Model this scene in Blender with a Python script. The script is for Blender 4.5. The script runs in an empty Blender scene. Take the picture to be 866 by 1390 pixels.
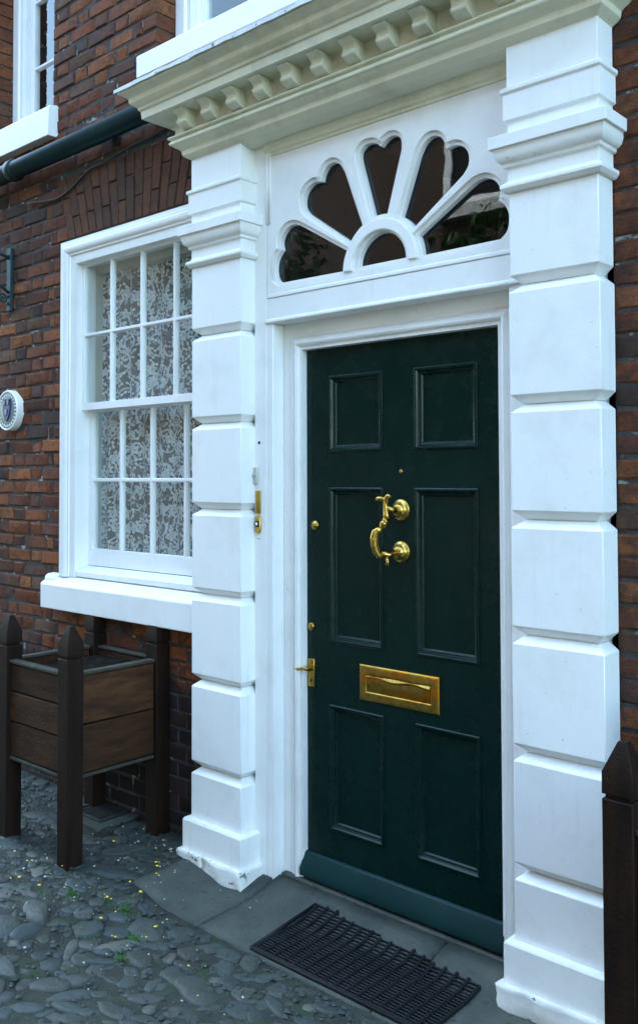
import bpy, bmesh, math, random
from mathutils import Vector, Matrix, noise
R = random.Random(7)
S = bpy.context.scene
C = S.collection
rad = math.radians

# ------------------------------------------------------------------ camera
YAW, PIT, ROL = rad(42.2295), rad(1.7668), rad(-0.1583)
CAM = Vector((0, -2.577, 1.60))
fw = Vector((-math.sin(YAW)*math.cos(PIT), math.cos(YAW)*math.cos(PIT), math.sin(PIT)))
r0 = Vector((math.cos(YAW), math.sin(YAW), 0)); u0 = r0.cross(fw)
rt = math.cos(ROL)*r0 + math.sin(ROL)*u0
up = -math.sin(ROL)*r0 + math.cos(ROL)*u0
cd = bpy.data.cameras.new("camera"); cam = bpy.data.objects.new("camera", cd); C.objects.link(cam)
m = Matrix.Identity(4)
for i in range(3):
    m[i][0] = rt[i]; m[i][1] = up[i]; m[i][2] = -fw[i]; m[i][3] = CAM[i]
cam.matrix_world = m
cd.sensor_fit = 'VERTICAL'; cd.sensor_height = 36; cd.sensor_width = 36*637/1024
cd.lens = 36*1250/1390; cd.shift_y = -(695-607.56)/1390
cd.clip_end = 500; cd.clip_start = 0.02
S.camera = cam

# ------------------------------------------------------------------ light: open shade, the sun is behind the house
SUN_EL, SUN_AZ = 55, -35           # azimuth from +Y (behind the house) towards -X
w = bpy.data.worlds.new("World"); S.world = w; w.use_nodes = True
nt = w.node_tree; bg = nt.nodes['Background']
sky = nt.nodes.new('ShaderNodeTexSky'); sky.sky_type = 'NISHITA'; sky.sun_disc = False
sky.sun_elevation = rad(SUN_EL); sky.sun_rotation = rad(SUN_AZ)
sky.air_density = 1.0; sky.dust_density = 2.0; sky.ozone_density = 1.0
tn = nt.nodes.new('ShaderNodeMix'); tn.data_type = 'RGBA'; tn.blend_type = 'MULTIPLY'; tn.inputs[0].default_value = 1; tn.inputs[7].default_value = (.95, 1.055, .975, 1)
nt.links.new(sky.outputs[0], tn.inputs[6]); nt.links.new(tn.outputs[2], bg.inputs[0]); bg.inputs[1].default_value = 0.15
sd = bpy.data.lights.new("sun", 'SUN'); sd.energy = 0.5; sd.angle = rad(20); sd.color = (1, .95, .87)
sun = bpy.data.objects.new("sun", sd); C.objects.link(sun)
dvec = Vector((math.sin(rad(SUN_AZ))*math.cos(rad(SUN_EL)), math.cos(rad(SUN_AZ))*math.cos(rad(SUN_EL)), math.sin(rad(SUN_EL))))
sun.rotation_euler = (-dvec).to_track_quat('-Z', 'Y').to_euler(); sun.location = (0, 8, 14)
S.view_settings.view_transform = 'Standard'; S.view_settings.look = 'None'
S.view_settings.exposure = 3.62; S.view_settings.gamma = 1
S.cycles.max_bounces = 8; S.cycles.transparent_max_bounces = 16

def proj(p):
    d = Vector(p) - CAM; z = d.dot(fw)
    if z < .05: return None
    return 433+1250*d.dot(rt)/z, 607.56-1250*d.dot(up)/z, z

# ------------------------------------------------------------------ materials
def newmat(name):
    mt = bpy.data.materials.new(name); mt.use_nodes = True
    n = mt.node_tree; return mt, n, n.nodes['Principled BSDF']
def nd(n, t, **k):
    x = n.nodes.new(t)
    for a, b in k.items():
        if a.startswith('i_'):
            q = a[2:]; x.inputs[int(q) if q.isdigit() else q.replace('_', ' ')].default_value = b
        else: setattr(x, a, b)
    return x
def ramp(n, src, pts):
    r = n.nodes.new('ShaderNodeValToRGB'); e = r.color_ramp.elements
    while len(e) < len(pts): e.new(.5)
    for q, (p, c) in zip(e, pts):
        q.position = p; q.color = (c, c, c, 1) if not isinstance(c, tuple) else (*c, 1)
    n.links.new(src, r.inputs[0]); return r.outputs[0]
def mixc(n, fac, a, b, mode='MIX'):
    x = n.nodes.new('ShaderNodeMix'); x.data_type = 'RGBA'; x.blend_type = mode
    for s, v in ((x.inputs[0], fac), (x.inputs[6], a), (x.inputs[7], b)):
        if hasattr(v, 'is_linked'): n.links.new(v, s)
        elif isinstance(v, tuple): s.default_value = (*v, 1) if len(v) == 3 else v
        else: s.default_value = v
    return x.outputs[2]
def math_(n, op, a, b=0.0):
    x = n.nodes.new('ShaderNodeMath'); x.operation = op
    for s, v in ((x.inputs[0], a), (x.inputs[1], b)):
        if hasattr(v, 'is_linked'): n.links.new(v, s)
        else: s.default_value = v
    return x.outputs[0]
def pos(n, sc=(1, 1, 1)):
    g = n.nodes.new('ShaderNodeNewGeometry'); mp = n.nodes.new('ShaderNodeMapping')
    mp.inputs['Scale'].default_value = sc; n.links.new(g.outputs['Position'], mp.inputs[0]); return mp.outputs[0]
def noi(n, v, scale, detail=4, rough=.55, dist=0):
    x = nd(n, 'ShaderNodeTexNoise', i_Scale=scale, i_Detail=detail, i_Roughness=rough, i_Distortion=dist)
    n.links.new(v, x.inputs['Vector']); return x.outputs['Fac']
def bump(n, b, h, strength, dist=.002):
    x = nd(n, 'ShaderNodeBump', i_Strength=strength, i_Distance=dist); n.links.new(h, x.inputs['Height'])
    n.links.new(x.outputs[0], b.inputs['Normal'])
def setc(n, b, c):
    if hasattr(c, 'is_linked'): n.links.new(c, b.inputs['Base Color'])
    else: b.inputs['Base Color'].default_value = (*c, 1)

def paint(name, col, dirt, rough=.38, dirt_amt=.35, chips=False, streak=1.0):
    mt, n, b = newmat(name); v = pos(n)
    broad = ramp(n, noi(n, v, 5, 6, .65), [(.50, 0.0), (.82, dirt_amt)])
    c = mixc(n, broad, col, dirt)
    fine = ramp(n, noi(n, pos(n, (60, 60, 5)), 1, 5, .7), [(.55, 0.0), (.9, .07*streak)])
    c = mixc(n, fine, c, dirt)
    spk = ramp(n, noi(n, v, 95, 2, .5), [(.74, 0.0), (.78, .40)])
    c = mixc(n, spk, c, dirt)
    cd_ = noi(n, v, 6, 3, .6); wv = n.nodes.new('ShaderNodeVectorMath'); wv.operation = 'ADD'
    wn_ = nd(n, 'ShaderNodeTexNoise', i_Scale=7.0, i_Detail=4.0); n.links.new(v, wn_.inputs['Vector']); sc_ = n.nodes.new('ShaderNodeVectorMath'); sc_.operation = 'SCALE'; sc_.inputs['Scale'].default_value = .22
    n.links.new(wn_.outputs['Color'], sc_.inputs[0]); n.links.new(v, wv.inputs[0]); n.links.new(sc_.outputs[0], wv.inputs[1])
    vr = n.nodes.new('ShaderNodeTexVoronoi'); vr.feature = 'DISTANCE_TO_EDGE'; vr.inputs['Scale'].default_value = 3.4; n.links.new(wv.outputs[0], vr.inputs['Vector'])
    crk = math_(n, 'MULTIPLY', ramp(n, vr.outputs['Distance'], [(.0, .5), (.004, .0)]), ramp(n, cd_, [(.60, 0.0), (.70, 1.0)]))
    c = mixc(n, crk, c, (.28, .27, .23))          # hairline cracks in the paint film
    drip = math_(n, 'MULTIPLY', ramp(n, noi(n, pos(n, (38, 38, 1.3)), 1, 4, .6), [(.58, 0.0), (.78, .25)]), ramp(n, noi(n, v, 3.3, 3, .6), [(.46, 0.0), (.62, 1.0)]))
    c = mixc(n, drip, c, (.40, .41, .36))         # old rain streaks
    pit = ramp(n, noi(n, v, 150, 2, .5), [(.755, 0.0), (.775, .8)])
    c = mixc(n, pit, c, (.16, .15, .13))
    if chips:
        ch = ramp(n, noi(n, v, 22, 6, .7), [(.60, 0.0), (.635, 1.0)])
        c = mixc(n, ch, c, (.10, .10, .09))
    setc(n, b, c); b.inputs['Roughness'].default_value = rough
    h = math_(n, 'ADD', noi(n, pos(n, (130, 130, 14)), 1, 3, .6), noi(n, v, 30, 3, .5))
    bump(n, b, h, .22, .0022)
    return mt
M = {}
M['white'] = paint('white_gloss_paint', (.82, .82, .80), (.50, .50, .43))
M['cream'] = paint('weathered_cream_paint', (.70, .68, .52), (.33, .33, .21), .5, .7)
M['sash'] = paint('white_sash_paint', (.84, .84, .82), (.60, .60, .54), .35, .3)
M['base'] = paint('chipped_limewash', (.74, .74, .70), (.35, .35, .30), .7, .7, True)
M['lead'] = paint('peeling_white_lead', (.66, .68, .68), (.20, .22, .22), .6, .9, True)
M['shutter'] = paint('dull_pale_shutter_paint', (.50, .50, .43), (.30, .30, .25), .5)

def door_mat(name, col, col2, rough):
    mt, n, b = newmat(name); v = pos(n)
    c = mixc(n, ramp(n, noi(n, v, 4, 5, .6), [(.35, 0.0), (.75, 1.0)]), col, col2)
    chip = ramp(n, noi(n, v, 70, 2, .5), [(.745, 0.0), (.765, 1.0)])
    c = mixc(n, math_(n, 'MULTIPLY', chip, .5), c, (.12, .17, .17))
    dust = ramp(n, noi(n, pos(n, (9, 9, 3)), 1, 6, .7), [(.55, 0.0), (.9, .25)])
    c = mixc(n, dust, c, (.012, .022, .022))
    setc(n, b, c); b.inputs['Specular IOR Level'].default_value = .22
    n.links.new(ramp(n, noi(n, v, 11, 4, .6), [(.3, rough-.08), (.8, rough+.16)]), b.inputs['Roughness'])
    bump(n, b, math_(n, 'ADD', noi(n, pos(n, (90, 90, 8)), 1, 3, .6), noi(n, v, 14, 3, .5)), .18, .002)
    return mt
M['door'] = door_mat('dark_green_gloss_paint', (.0009, .0125, .0098), (.0013, .0165, .0130), .24)
M['teal'] = door_mat('faded_teal_paint', (.003, .024, .024), (.0045, .032, .032), .42)
M['pipe'] = door_mat('black_green_pipe_paint', (.006, .018, .018), (.010, .03, .03), .33)
M['irong'] = door_mat('green_iron_paint', (.012, .04, .045), (.02, .055, .06), .5)

def brick_mat(name, island, arch=False):
    mt, n, b = newmat(name)
    if island: r = n.nodes.new('ShaderNodeNewGeometry').outputs['Random Per Island']
    else: r = n.nodes.new('ShaderNodeObjectInfo').outputs['Random']
    v = pos(n)
    base = n.nodes.new('ShaderNodeValToRGB'); e = base.color_ramp.elements
    cols = [(0, (.36, .100, .028)), (.13, (.24, .070, .026)), (.25, (.21, .064, .028)), (.36, (.42, .135, .038)), (.47, (.15, .058, .034)),
            (.58, (.30, .085, .026)), (.68, (.20, .095, .05)), (.77, (.34, .098, .03)), (.86, (.085, .050, .038)), (.93, (.40, .14, .045))]
    while len(e) < len(cols): e.new(.5)
    for q, (p, c) in zip(e, cols): q.position = p; q.color = (*c, 1)
    base.color_ramp.interpolation = 'CONSTANT'
    n.links.new(r, base.inputs[0]); c = base.outputs[0]
    if arch: c = mixc(n, .62, c, (.20, .082, .036))
    mott = ramp(n, noi(n, v, 38, 6, .7), [(.32, 0.0), (.72, 1.0)])
    c = mixc(n, math_(n, 'MULTIPLY', mott, .72), c, (.050, .024, .018))
    soot = ramp(n, noi(n, v, 3.1, 5, .65), [(.40, 0.0), (.70, .8)])
    sp = n.nodes.new('ShaderNodeSeparateXYZ'); n.links.new(v, sp.inputs[0])
    hz = ramp(n, math_(n, 'MULTIPLY', sp.outputs[2], .2), [(.48, 0.12), (.57, .62), (.63, .62), (.69, .38)])   # soot staining on the arch, old and permanent
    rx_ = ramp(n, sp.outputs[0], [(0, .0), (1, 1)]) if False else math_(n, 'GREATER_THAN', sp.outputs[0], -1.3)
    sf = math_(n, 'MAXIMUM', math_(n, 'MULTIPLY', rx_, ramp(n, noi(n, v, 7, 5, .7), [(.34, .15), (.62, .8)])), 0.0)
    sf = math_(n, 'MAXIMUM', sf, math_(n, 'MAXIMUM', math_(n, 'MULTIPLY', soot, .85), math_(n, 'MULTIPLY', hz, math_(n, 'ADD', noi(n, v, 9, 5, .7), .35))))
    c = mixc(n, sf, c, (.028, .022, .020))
    # near-black colour on the base of the wall, ragged upper edge
    base_dark = ramp(n, math_(n, 'ADD', sp.outputs[2], math_(n, 'MULTIPLY', noi(n, v, 6, 5, .7), .45)), [(.90, .92), (1.0, 0.0)])
    c = mixc(n, base_dark, c, (.014, .012, .013))
    pale = ramp(n, noi(n, v, 26, 5, .75), [(.66, 0.0), (.74, .55)])
    c = mixc(n, pale, c, (.26, .17, .12))
    lime = ramp(n, noi(n, pos(n, (1, 1, 2.2)), 12, 6, .75), [(.665, 0.0), (.70, .75)])   # smears of old lime
    c = mixc(n, lime, c, (.20, .20, .17))
    blot = ramp(n, noi(n, v, 15, 3, .6), [(.54, 0.0), (.66, .6)])
    c = mixc(n, blot, c, (.040, .024, .020))
    setc(n, b, c); b.inputs['Roughness'].default_value = .85; b.inputs['Specular IOR Level'].default_value = .2
    h = math_(n, 'ADD', noi(n, v, 45, 7, .8), math_(n, 'MULTIPLY', noi(n, v, 170, 3, .6), .6))
    bump(n, b, h, 1.0, .008)
    return mt
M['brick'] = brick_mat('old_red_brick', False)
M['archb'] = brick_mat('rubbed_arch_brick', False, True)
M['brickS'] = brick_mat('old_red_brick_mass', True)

def simple(name, c1, c2, scale, rough, bs=.4, bd=.003, lo=.35, hi=.7, metal=0, fine=None, sc=(1, 1, 1), spec=.5, vary=0):
    mt, n, b = newmat(name); v = pos(n, sc)
    f = ramp(n, noi(n, v, scale, 6, .68), [(lo, 0.0), (hi, 1.0)])
    c = mixc(n, f, c1, c2)
    if fine:
        c = mixc(n, ramp(n, noi(n, pos(n), fine[0], 3, .6), [(fine[1], 0.0), (fine[1]+.06, fine[2])]), c, fine[3])
    if vary:
        oi = n.nodes.new('ShaderNodeObjectInfo'); c = mixc(n, math_(n, 'MULTIPLY', oi.outputs['Random'], vary), c, tuple(q*.45 for q in c1))
    setc(n, b, c); b.inputs['Roughness'].default_value = rough; b.inputs['Metallic'].default_value = metal
    b.inputs['Specular IOR Level'].default_value = spec
    bump(n, b, math_(n, 'ADD', noi(n, v, scale*3, 6, .7), noi(n, pos(n), scale*9, 3, .6)), bs, bd)
    return mt
M['mortar'] = simple('dark_lime_mortar', (.030, .032, .034), (.075, .07, .064), 9, .95, .9, .008, .35, .75, fine=(15, .60, .85, (.30, .30, .27)))
M['slate'] = simple('slate', (.06, .065, .07), (.1, .1, .1), 4, .7)
M['wood'] = simple('dark_stained_wood', c1=(.0075, .0034, .0020), c2=(.019, .0085, .0042), scale=9, rough=.6, bs=.5, bd=.003, spec=.15, sc=(3, 3, .5), fine=(40, .68, .5, (.05, .03, .02)))
M['plank'] = simple('brown_weathered_plank', (.030, .0125, .0050), (.088, .038, .0155), 7, .65, .8, .004, spec=.15, vary=.55, sc=(1, 1, 6), fine=(30, .66, .4, (.03, .014, .01)))
M['moss'] = simple('mossy_weathered_wood', (.034, .036, .021), (.026, .017, .009), 14, .8, .5, .003, fine=(35, .6, .6, (.03, .09, .03)))
M['soil'] = simple('dark_soil', (.009, .0065, .0045), (.038, .026, .017), 38, .95, 1, .014, spec=.08, fine=(70, .68, .7, (.13, .12, .10)))
M['flag'] = simple(spec=.3, name='grey_flagstone', c1=(.034, .043, .037), c2=(.088, .096, .078), scale=6, rough=.75, bs=.7, bd=.004, lo=.30, hi=.74, fine=(24, .60, .6, (.022, .030, .022)))
M['earth'] = simple('gritty_earth', (.012, .015, .011), (.034, .039, .026), 11, .88, 1, .010, fine=(13, .58, .75, (.020, .045, .014)))
M['rubber'] = simple('black_rubber', (.0035, .004, .005), (.009, .010, .012), 12, .6, .4, .002, spec=.2)
M['iron'] = simple('rusty_black_iron', (.012, .012, .013), (.035, .028, .022), 20, .6, .5, .002)
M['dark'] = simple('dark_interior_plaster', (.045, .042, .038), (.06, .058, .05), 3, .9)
M['hall'] = simple('dark_hall_wallpaper', (.012, .011, .011), (.02, .018, .018), 3, .95)
M['stonew'] = simple('pale_stone', (.45, .45, .42), (.6, .6, .57), 4, .7)
M['plaqueg'] = simple('sage_enamel', (.13, .19, .17), (.19, .25, .23), 30, .4, .1)
M['blue'] = simple('blue_enamel', (.003, .005, .10), (.005, .009, .16), 30, .3, .1)
M['black'] = simple('black_hole', (.004, .004, .004), (.006, .006, .006), 30, .9, .1)
M['leaf'] = simple('tree_leaf', (.045, .095, .03), (.085, .15, .05), 4, .6, .1)
M['bark'] = simple('tree_bark', (.05, .04, .03), (.10, .08, .06), 9, .9)
M['mossg'] = simple('green_moss', (.03, .10, .02), (.07, .17, .03), 40, .85, .3)
M['grit'] = simple('pale_grit', (.30, .31, .29), (.5, .5, .47), 40, .85, .3)
M['petal'] = simple('yellow_petal', (.62, .42, .02), (.75, .55, .04), 40, .6, .1)
M['sill'] = M['white']

def cobble_mat():
    mt, n, b = newmat('river_cobble'); v = pos(n)
    r = n.nodes.new('ShaderNodeObjectInfo').outputs['Random']
    c = ramp(n, r, [(0, (.022, .033, .034)), (.3, (.038, .053, .047)), (.55, (.026, .042, .044)), (.75, (.048, .058, .046)), (.9, (.036, .036, .031)), (.975, (.12, .12, .095))])
    c = mixc(n, math_(n, 'MULTIPLY', ramp(n, noi(n, v, 36, 6, .7), [(.3, 0.0), (.75, 1.0)]), .55), c, (.018, .024, .022))
    c = mixc(n, ramp(n, noi(n, v, 12, 5, .7), [(.44, 0.0), (.60, .9)]), c, (.026, .033, .023))
    c = mixc(n, ramp(n, noi(n, v, 80, 3, .6), [(.68, 0.0), (.74, .6)]), c, (.22, .23, .21))
    setc(n, b, c); b.inputs['Roughness'].default_value = .62
    bump(n, b, math_(n, 'ADD', noi(n, v, 55, 6, .7), noi(n, v, 20, 4, .6)), .6, .006)
    return mt
M['cobble'] = cobble_mat()

def brass_mat(name='worn_brass', col=(.62, .40, .09), rough=.22):
    mt, n, b = newmat(name); v = pos(n)
    t = ramp(n, noi(n, v, 34, 5, .7), [(.35, 0.0), (.75, 1.0)])
    setc(n, b, mixc(n, t, col, tuple(x*.62 for x in col))); b.inputs['Metallic'].default_value = 1
    n.links.new(ramp(n, noi(n, v, 50, 4, .7), [(.3, rough-.06), (.8, rough+.22)]), b.inputs['Roughness'])
    bump(n, b, noi(n, v, 45, 4, .6), .04, .0008); return mt
M['brass'] = brass_mat()
M['brassd'] = brass_mat('tarnished_brass', (.50, .31, .06), .36)
def letter_mat():
    mt = M['brassd'].copy(); mt.name = 'tarnished_brass_painted_reflection'; n = mt.node_tree; b = n.nodes['Principled BSDF']
    old = b.inputs['Base Color'].links[0].from_socket
    f = ramp(n, noi(n, pos(n, (7, 7, 26)), 1, 5, .6), [(.50, 0.0), (.60, .9)])
    c = mixc(n, f, old, (.60, .21, .015))  # orange reflection painted into the tarnished brass colour as patches
    d_ = ramp(n, noi(n, pos(n), 40, 5, .7), [(.50, 0.0), (.72, .8)])
    setc(n, b, mixc(n, d_, c, (.16, .11, .03))); return mt
M['letter'] = letter_mat()

def glass_mat(name, tint, ior=1.5, boost=1.0):
    mt = bpy.data.materials.new(name); mt.use_nodes = True; n = mt.node_tree; n.nodes.clear()
    o = n.nodes.new('ShaderNodeOutputMaterial'); mx = n.nodes.new('ShaderNodeMixShader')
    tr = nd(n, 'ShaderNodeBsdfTransparent'); tr.inputs[0].default_value = (*tint, 1)
    gl = nd(n, 'ShaderNodeBsdfGlossy', i_Roughness=0.012); fr = nd(n, 'ShaderNodeFresnel', i_IOR=ior)
    bp = nd(n, 'ShaderNodeBump', i_Strength=.10, i_Distance=.004)
    n.links.new(noi(n, pos(n), 5, 2, .5), bp.inputs['Height']); n.links.new(bp.outputs[0], gl.inputs['Normal'])
    ge = n.nodes.new('ShaderNodeNewGeometry'); front = math_(n, 'SUBTRACT', 1.0, ge.outputs['Backfacing'])   # a real pane reflects once per outer face; no inner total reflection
    n.links.new(math_(n, 'MINIMUM', math_(n, 'MULTIPLY', math_(n, 'MULTIPLY', fr.outputs[0], front), boost), 1.0), mx.inputs[0])
    n.links.new(tr.outputs[0], mx.inputs[1]); n.links.new(gl.outputs[0], mx.inputs[2]); n.links.new(mx.outputs[0], o.inputs[0])
    return mt
M['glass'] = glass_mat('old_window_glass', (.95, .98, .97), 1.5, 1.5)

def lace_mat():
    mt = bpy.data.materials.new('floral_lace'); mt.use_nodes = True; n = mt.node_tree; n.nodes.clear()
    o = n.nodes.new('ShaderNodeOutputMaterial'); mx = n.nodes.new('ShaderNodeMixShader')
    tr = n.nodes.new('ShaderNodeBsdfTransparent')
    df = nd(n, 'ShaderNodeBsdfDiffuse'); df.inputs[0].default_value = (.90, .91, .92, 1)
    tl = nd(n, 'ShaderNodeBsdfTranslucent'); tl.inputs[0].default_value = (.8, .82, .84, 1)
    ad = nd(n, 'ShaderNodeMixShader', i_0=.15); n.links.new(df.outputs[0], ad.inputs[1]); n.links.new(tl.outputs[0], ad.inputs[2])
    tc = n.nodes.new('ShaderNodeUVMap'); v = tc.outputs[0]
    nz = nd(n, 'ShaderNodeTexNoise', i_Scale=7.0, i_Detail=2.0); n.links.new(v, nz.inputs['Vector'])
    va = n.nodes.new('ShaderNodeVectorMath'); va.operation = 'MULTIPLY_ADD'
    n.links.new(nz.outputs['Color'], va.inputs[0]); va.inputs[1].default_value = (.035, .035, 0); n.links.new(v, va.inputs[2])
    def motif(scale, fold, k, r0, a_, p_, seedrot):
        x = n.nodes.new('ShaderNodeTexVoronoi'); x.voronoi_dimensions = '2D'; x.inputs['Scale'].default_value = scale; x.inputs['Randomness'].default_value = .8
        n.links.new(va.outputs[0], x.inputs['Vector'])
        df_ = n.nodes.new('ShaderNodeVectorMath'); df_.operation = 'SUBTRACT'; n.links.new(va.outputs[0], df_.inputs[0]); n.links.new(x.outputs['Position'], df_.inputs[1])
        sx_ = n.nodes.new('ShaderNodeSeparateXYZ'); n.links.new(df_.outputs[0], sx_.inputs[0])
        sc_ = n.nodes.new('ShaderNodeSeparateColor'); n.links.new(x.outputs['Color'], sc_.inputs[0])
        th = math_(n, 'ADD', math_(n, 'ARCTAN2', sx_.outputs[1], sx_.outputs[0]), math_(n, 'MULTIPLY', sc_.outputs[0], seedrot))
        cs = math_(n, 'COSINE', math_(n, 'MULTIPLY', th, fold))
        if k: cs = math_(n, 'POWER', math_(n, 'ABSOLUTE', cs), k)
        R_ = math_(n, 'MULTIPLY', math_(n, 'ADD', math_(n, 'MULTIPLY', cs, a_), p_), r0)
        return math_(n, 'SUBTRACT', R_, x.outputs['Distance']), x.outputs['Distance']
    f1, d1 = motif(9.0, 5.0, 0, .34, .24, .76, 6.0)
    flower = math_(n, 'MULTIPLY', math_(n, 'ADD', ramp(n, f1, [(.0, 0.0), (.015, .62), (.20, .62)]), ramp(n, f1, [(.005, 0.0), (.02, .38), (.05, .38), (.07, 0.0)])), ramp(n, d1, [(.045, .25), (.06, 1.0)]))
    f2, d2 = motif(21.0, 1.0, 3.0, .52, 1.0, .02, 6.0)
    leaf = ramp(n, f2, [(.0, 0.0), (.02, .85)])
    f3, d3 = motif(40.0, 4.0, 0, .36, .25, .75, 6.0)
    small = ramp(n, f3, [(.0, 0.0), (.03, .8)])
    vs_ = n.nodes.new('ShaderNodeTexVoronoi'); vs_.feature = 'SMOOTH_F1'; vs_.voronoi_dimensions = '2D'; vs_.inputs['Scale'].default_value = 4.5; vs_.inputs['Smoothness'].default_value = .4; n.links.new(va.outputs[0], vs_.inputs['Vector'])
    stem = ramp(n, math_(n, 'ABSOLUTE', math_(n, 'SUBTRACT', vs_.outputs['Distance'], .30)), [(.012, .8), (.03, 0.0)])
    msk = ramp(n, noi(n, va.outputs[0], 6.5, 2, .5), [(.46, 0.0), (.52, 1.0)])
    pat = math_(n, 'MAXIMUM', math_(n, 'MAXIMUM', flower, stem), math_(n, 'MAXIMUM', math_(n, 'MULTIPLY', leaf, ramp(n, noi(n, va.outputs[0], 4, 2, .5), [(.36, 0.0), (.44, 1.0)])), math_(n, 'MULTIPLY', small, msk)))
    al = math_(n, 'ADD', math_(n, 'MULTIPLY', pat, .66), .26)
    n.links.new(al, mx.inputs[0]); n.links.new(tr.outputs[0], mx.inputs[1]); n.links.new(ad.outputs[0], mx.inputs[2])
    n.links.new(mx.outputs[0], o.inputs[0]); return mt
M['lace'] = lace_mat()

# ------------------------------------------------------------------ geometry helpers
class B:
    def __init__(s): s.v = []; s.f = []
    def add(s, vs, fs):
        k = len(s.v); s.v += [tuple(p) for p in vs]; s.f += [tuple(i+k for i in f) for f in fs]; return s
    def box(s, x0, x1, y0, y1, z0, z1):
        return s.add([(x0,y0,z0),(x1,y0,z0),(x1,y1,z0),(x0,y1,z0),(x0,y0,z1),(x1,y0,z1),(x1,y1,z1),(x0,y1,z1)],
                     [(0,3,2,1),(4,5,6,7),(0,1,5,4),(1,2,6,5),(2,3,7,6),(3,0,4,7)])
    def prism(s, poly, y0, y1):                # poly in (x, z), pushed along y
        n = len(poly)
        vs = [(x, y0, z) for x, z in poly] + [(x, y1, z) for x, z in poly]
        fs = [tuple(range(n)), tuple(range(2*n-1, n-1, -1))] + [(i, n+i, n+(i+1)%n, (i+1)%n) for i in range(n)]
        return s.add(vs, fs)
    def prismx(s, poly, x0, x1):               # poly in (y, z), pushed along x
        n = len(poly)
        vs = [(x0, y, z) for y, z in poly] + [(x1, y, z) for y, z in poly]
        fs = [tuple(range(n)), tuple(range(2*n-1, n-1, -1))] + [(i, n+i, n+(i+1)%n, (i+1)%n) for i in range(n)]
        return s.add(vs, fs)
    def around(s, x0, x1, y0, yb, prof, cap=True):   # profile (p, z) mitred round left side, front and right side
        rings = []
        for p, z in prof:
            rings.append([(x0-p, yb, z), (x0-p, y0-p, z), (x1+p, y0-p, z), (x1+p, yb, z)])
        vs = [q for r in rings for q in r]; fs = []
        for i in range(len(rings)-1):
            a = 4*i; b = a+4
            for j in range(3): fs.append((a+j, a+j+1, b+j+1, b+j))
            fs.append((a+3, a, b, b+3))
        if cap:
            fs.append((3, 2, 1, 0)); t = 4*(len(rings)-1); fs.append((t, t+1, t+2, t+3))
        return s.add(vs, fs)
    def frame(s, x0, x1, z0, z1, prof, bottom=True):  # profile (d outward, y) mitred round an opening
        vs = []
        for d, y in prof:
            zb = z0-d if bottom else z0
            vs += [(x0-d, y, zb), (x0-d, y, z1+d), (x1+d, y, z1+d), (x1+d, y, zb)]
        fs = []; n = len(prof)
        for i in range(n):
            a = 4*i; b = 4*((i+1) % n)
            for j in range(4 if bottom else 3): fs.append((a+j, a+(j+1)%4, b+(j+1)%4, b+j))
        if not bottom: fs += [tuple(4*i for i in range(n)), tuple(4*i+3 for i in range(n-1, -1, -1))]
        return s.add(vs, fs)
    def tube(s, pts, rads, seg=10, cap=True):
        pts = [Vector(p) for p in pts]; n = len(pts)
        if not isinstance(rads, (list, tuple)): rads = [rads]*n
        ref = None; vs = []
        for i in range(n):
            t = (pts[min(i+1, n-1)]-pts[max(i-1, 0)]).normalized()
            if ref is None: ref = Vector((0, 0, 1)) if abs(t.z) < .8 else Vector((1, 0, 0))
            a = (ref - t*ref.dot(t)).normalized(); b = t.cross(a); ref = a
            for k in range(seg):
                g = 2*math.pi*k/seg; vs.append(pts[i]+rads[i]*(math.cos(g)*a+math.sin(g)*b))
        fs = [(i*seg+k, i*seg+(k+1)%seg, (i+1)*seg+(k+1)%seg, (i+1)*seg+k) for i in range(n-1) for k in range(seg)]
        if cap: fs += [tuple(range(seg-1, -1, -1)), tuple((n-1)*seg+k for k in range(seg))]
        return s.add(vs, fs)
    def lathe(s, c, prof, seg=20, caps=True):             # profile (r, y offset) spun about the y axis through c
        vs = []
        for r, y in prof:
            for k in range(seg):
                g = 2*math.pi*k/seg; vs.append((c[0]+r*math.cos(g), c[1]+y, c[2]+r*math.sin(g)))
        n = len(prof)
        fs = [(i*seg+k, i*seg+(k+1)%seg, (i+1)*seg+(k+1)%seg, (i+1)*seg+k) for i in range(n-1) for k in range(seg)]
        if caps: fs += [tuple(range(seg)), tuple((n-1)*seg+k for k in range(seg))]
        return s.add(vs, fs)
    def mesh(s, name, mat, smooth=False, fix=True):
        me = bpy.data.meshes.new(name); me.from_pydata([tuple(v) for v in s.v], [], s.f)
        if fix:
            bm = bmesh.new(); bm.from_mesh(me); bmesh.ops.recalc_face_normals(bm, faces=bm.faces); bm.to_mesh(me); bm.free()
        me.materials.append(mat)
        me.polygons.foreach_set('use_smooth', [True]*len(me.polygons))
        if not smooth: me.set_sharp_from_angle(angle=rad(33))
        return me

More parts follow.
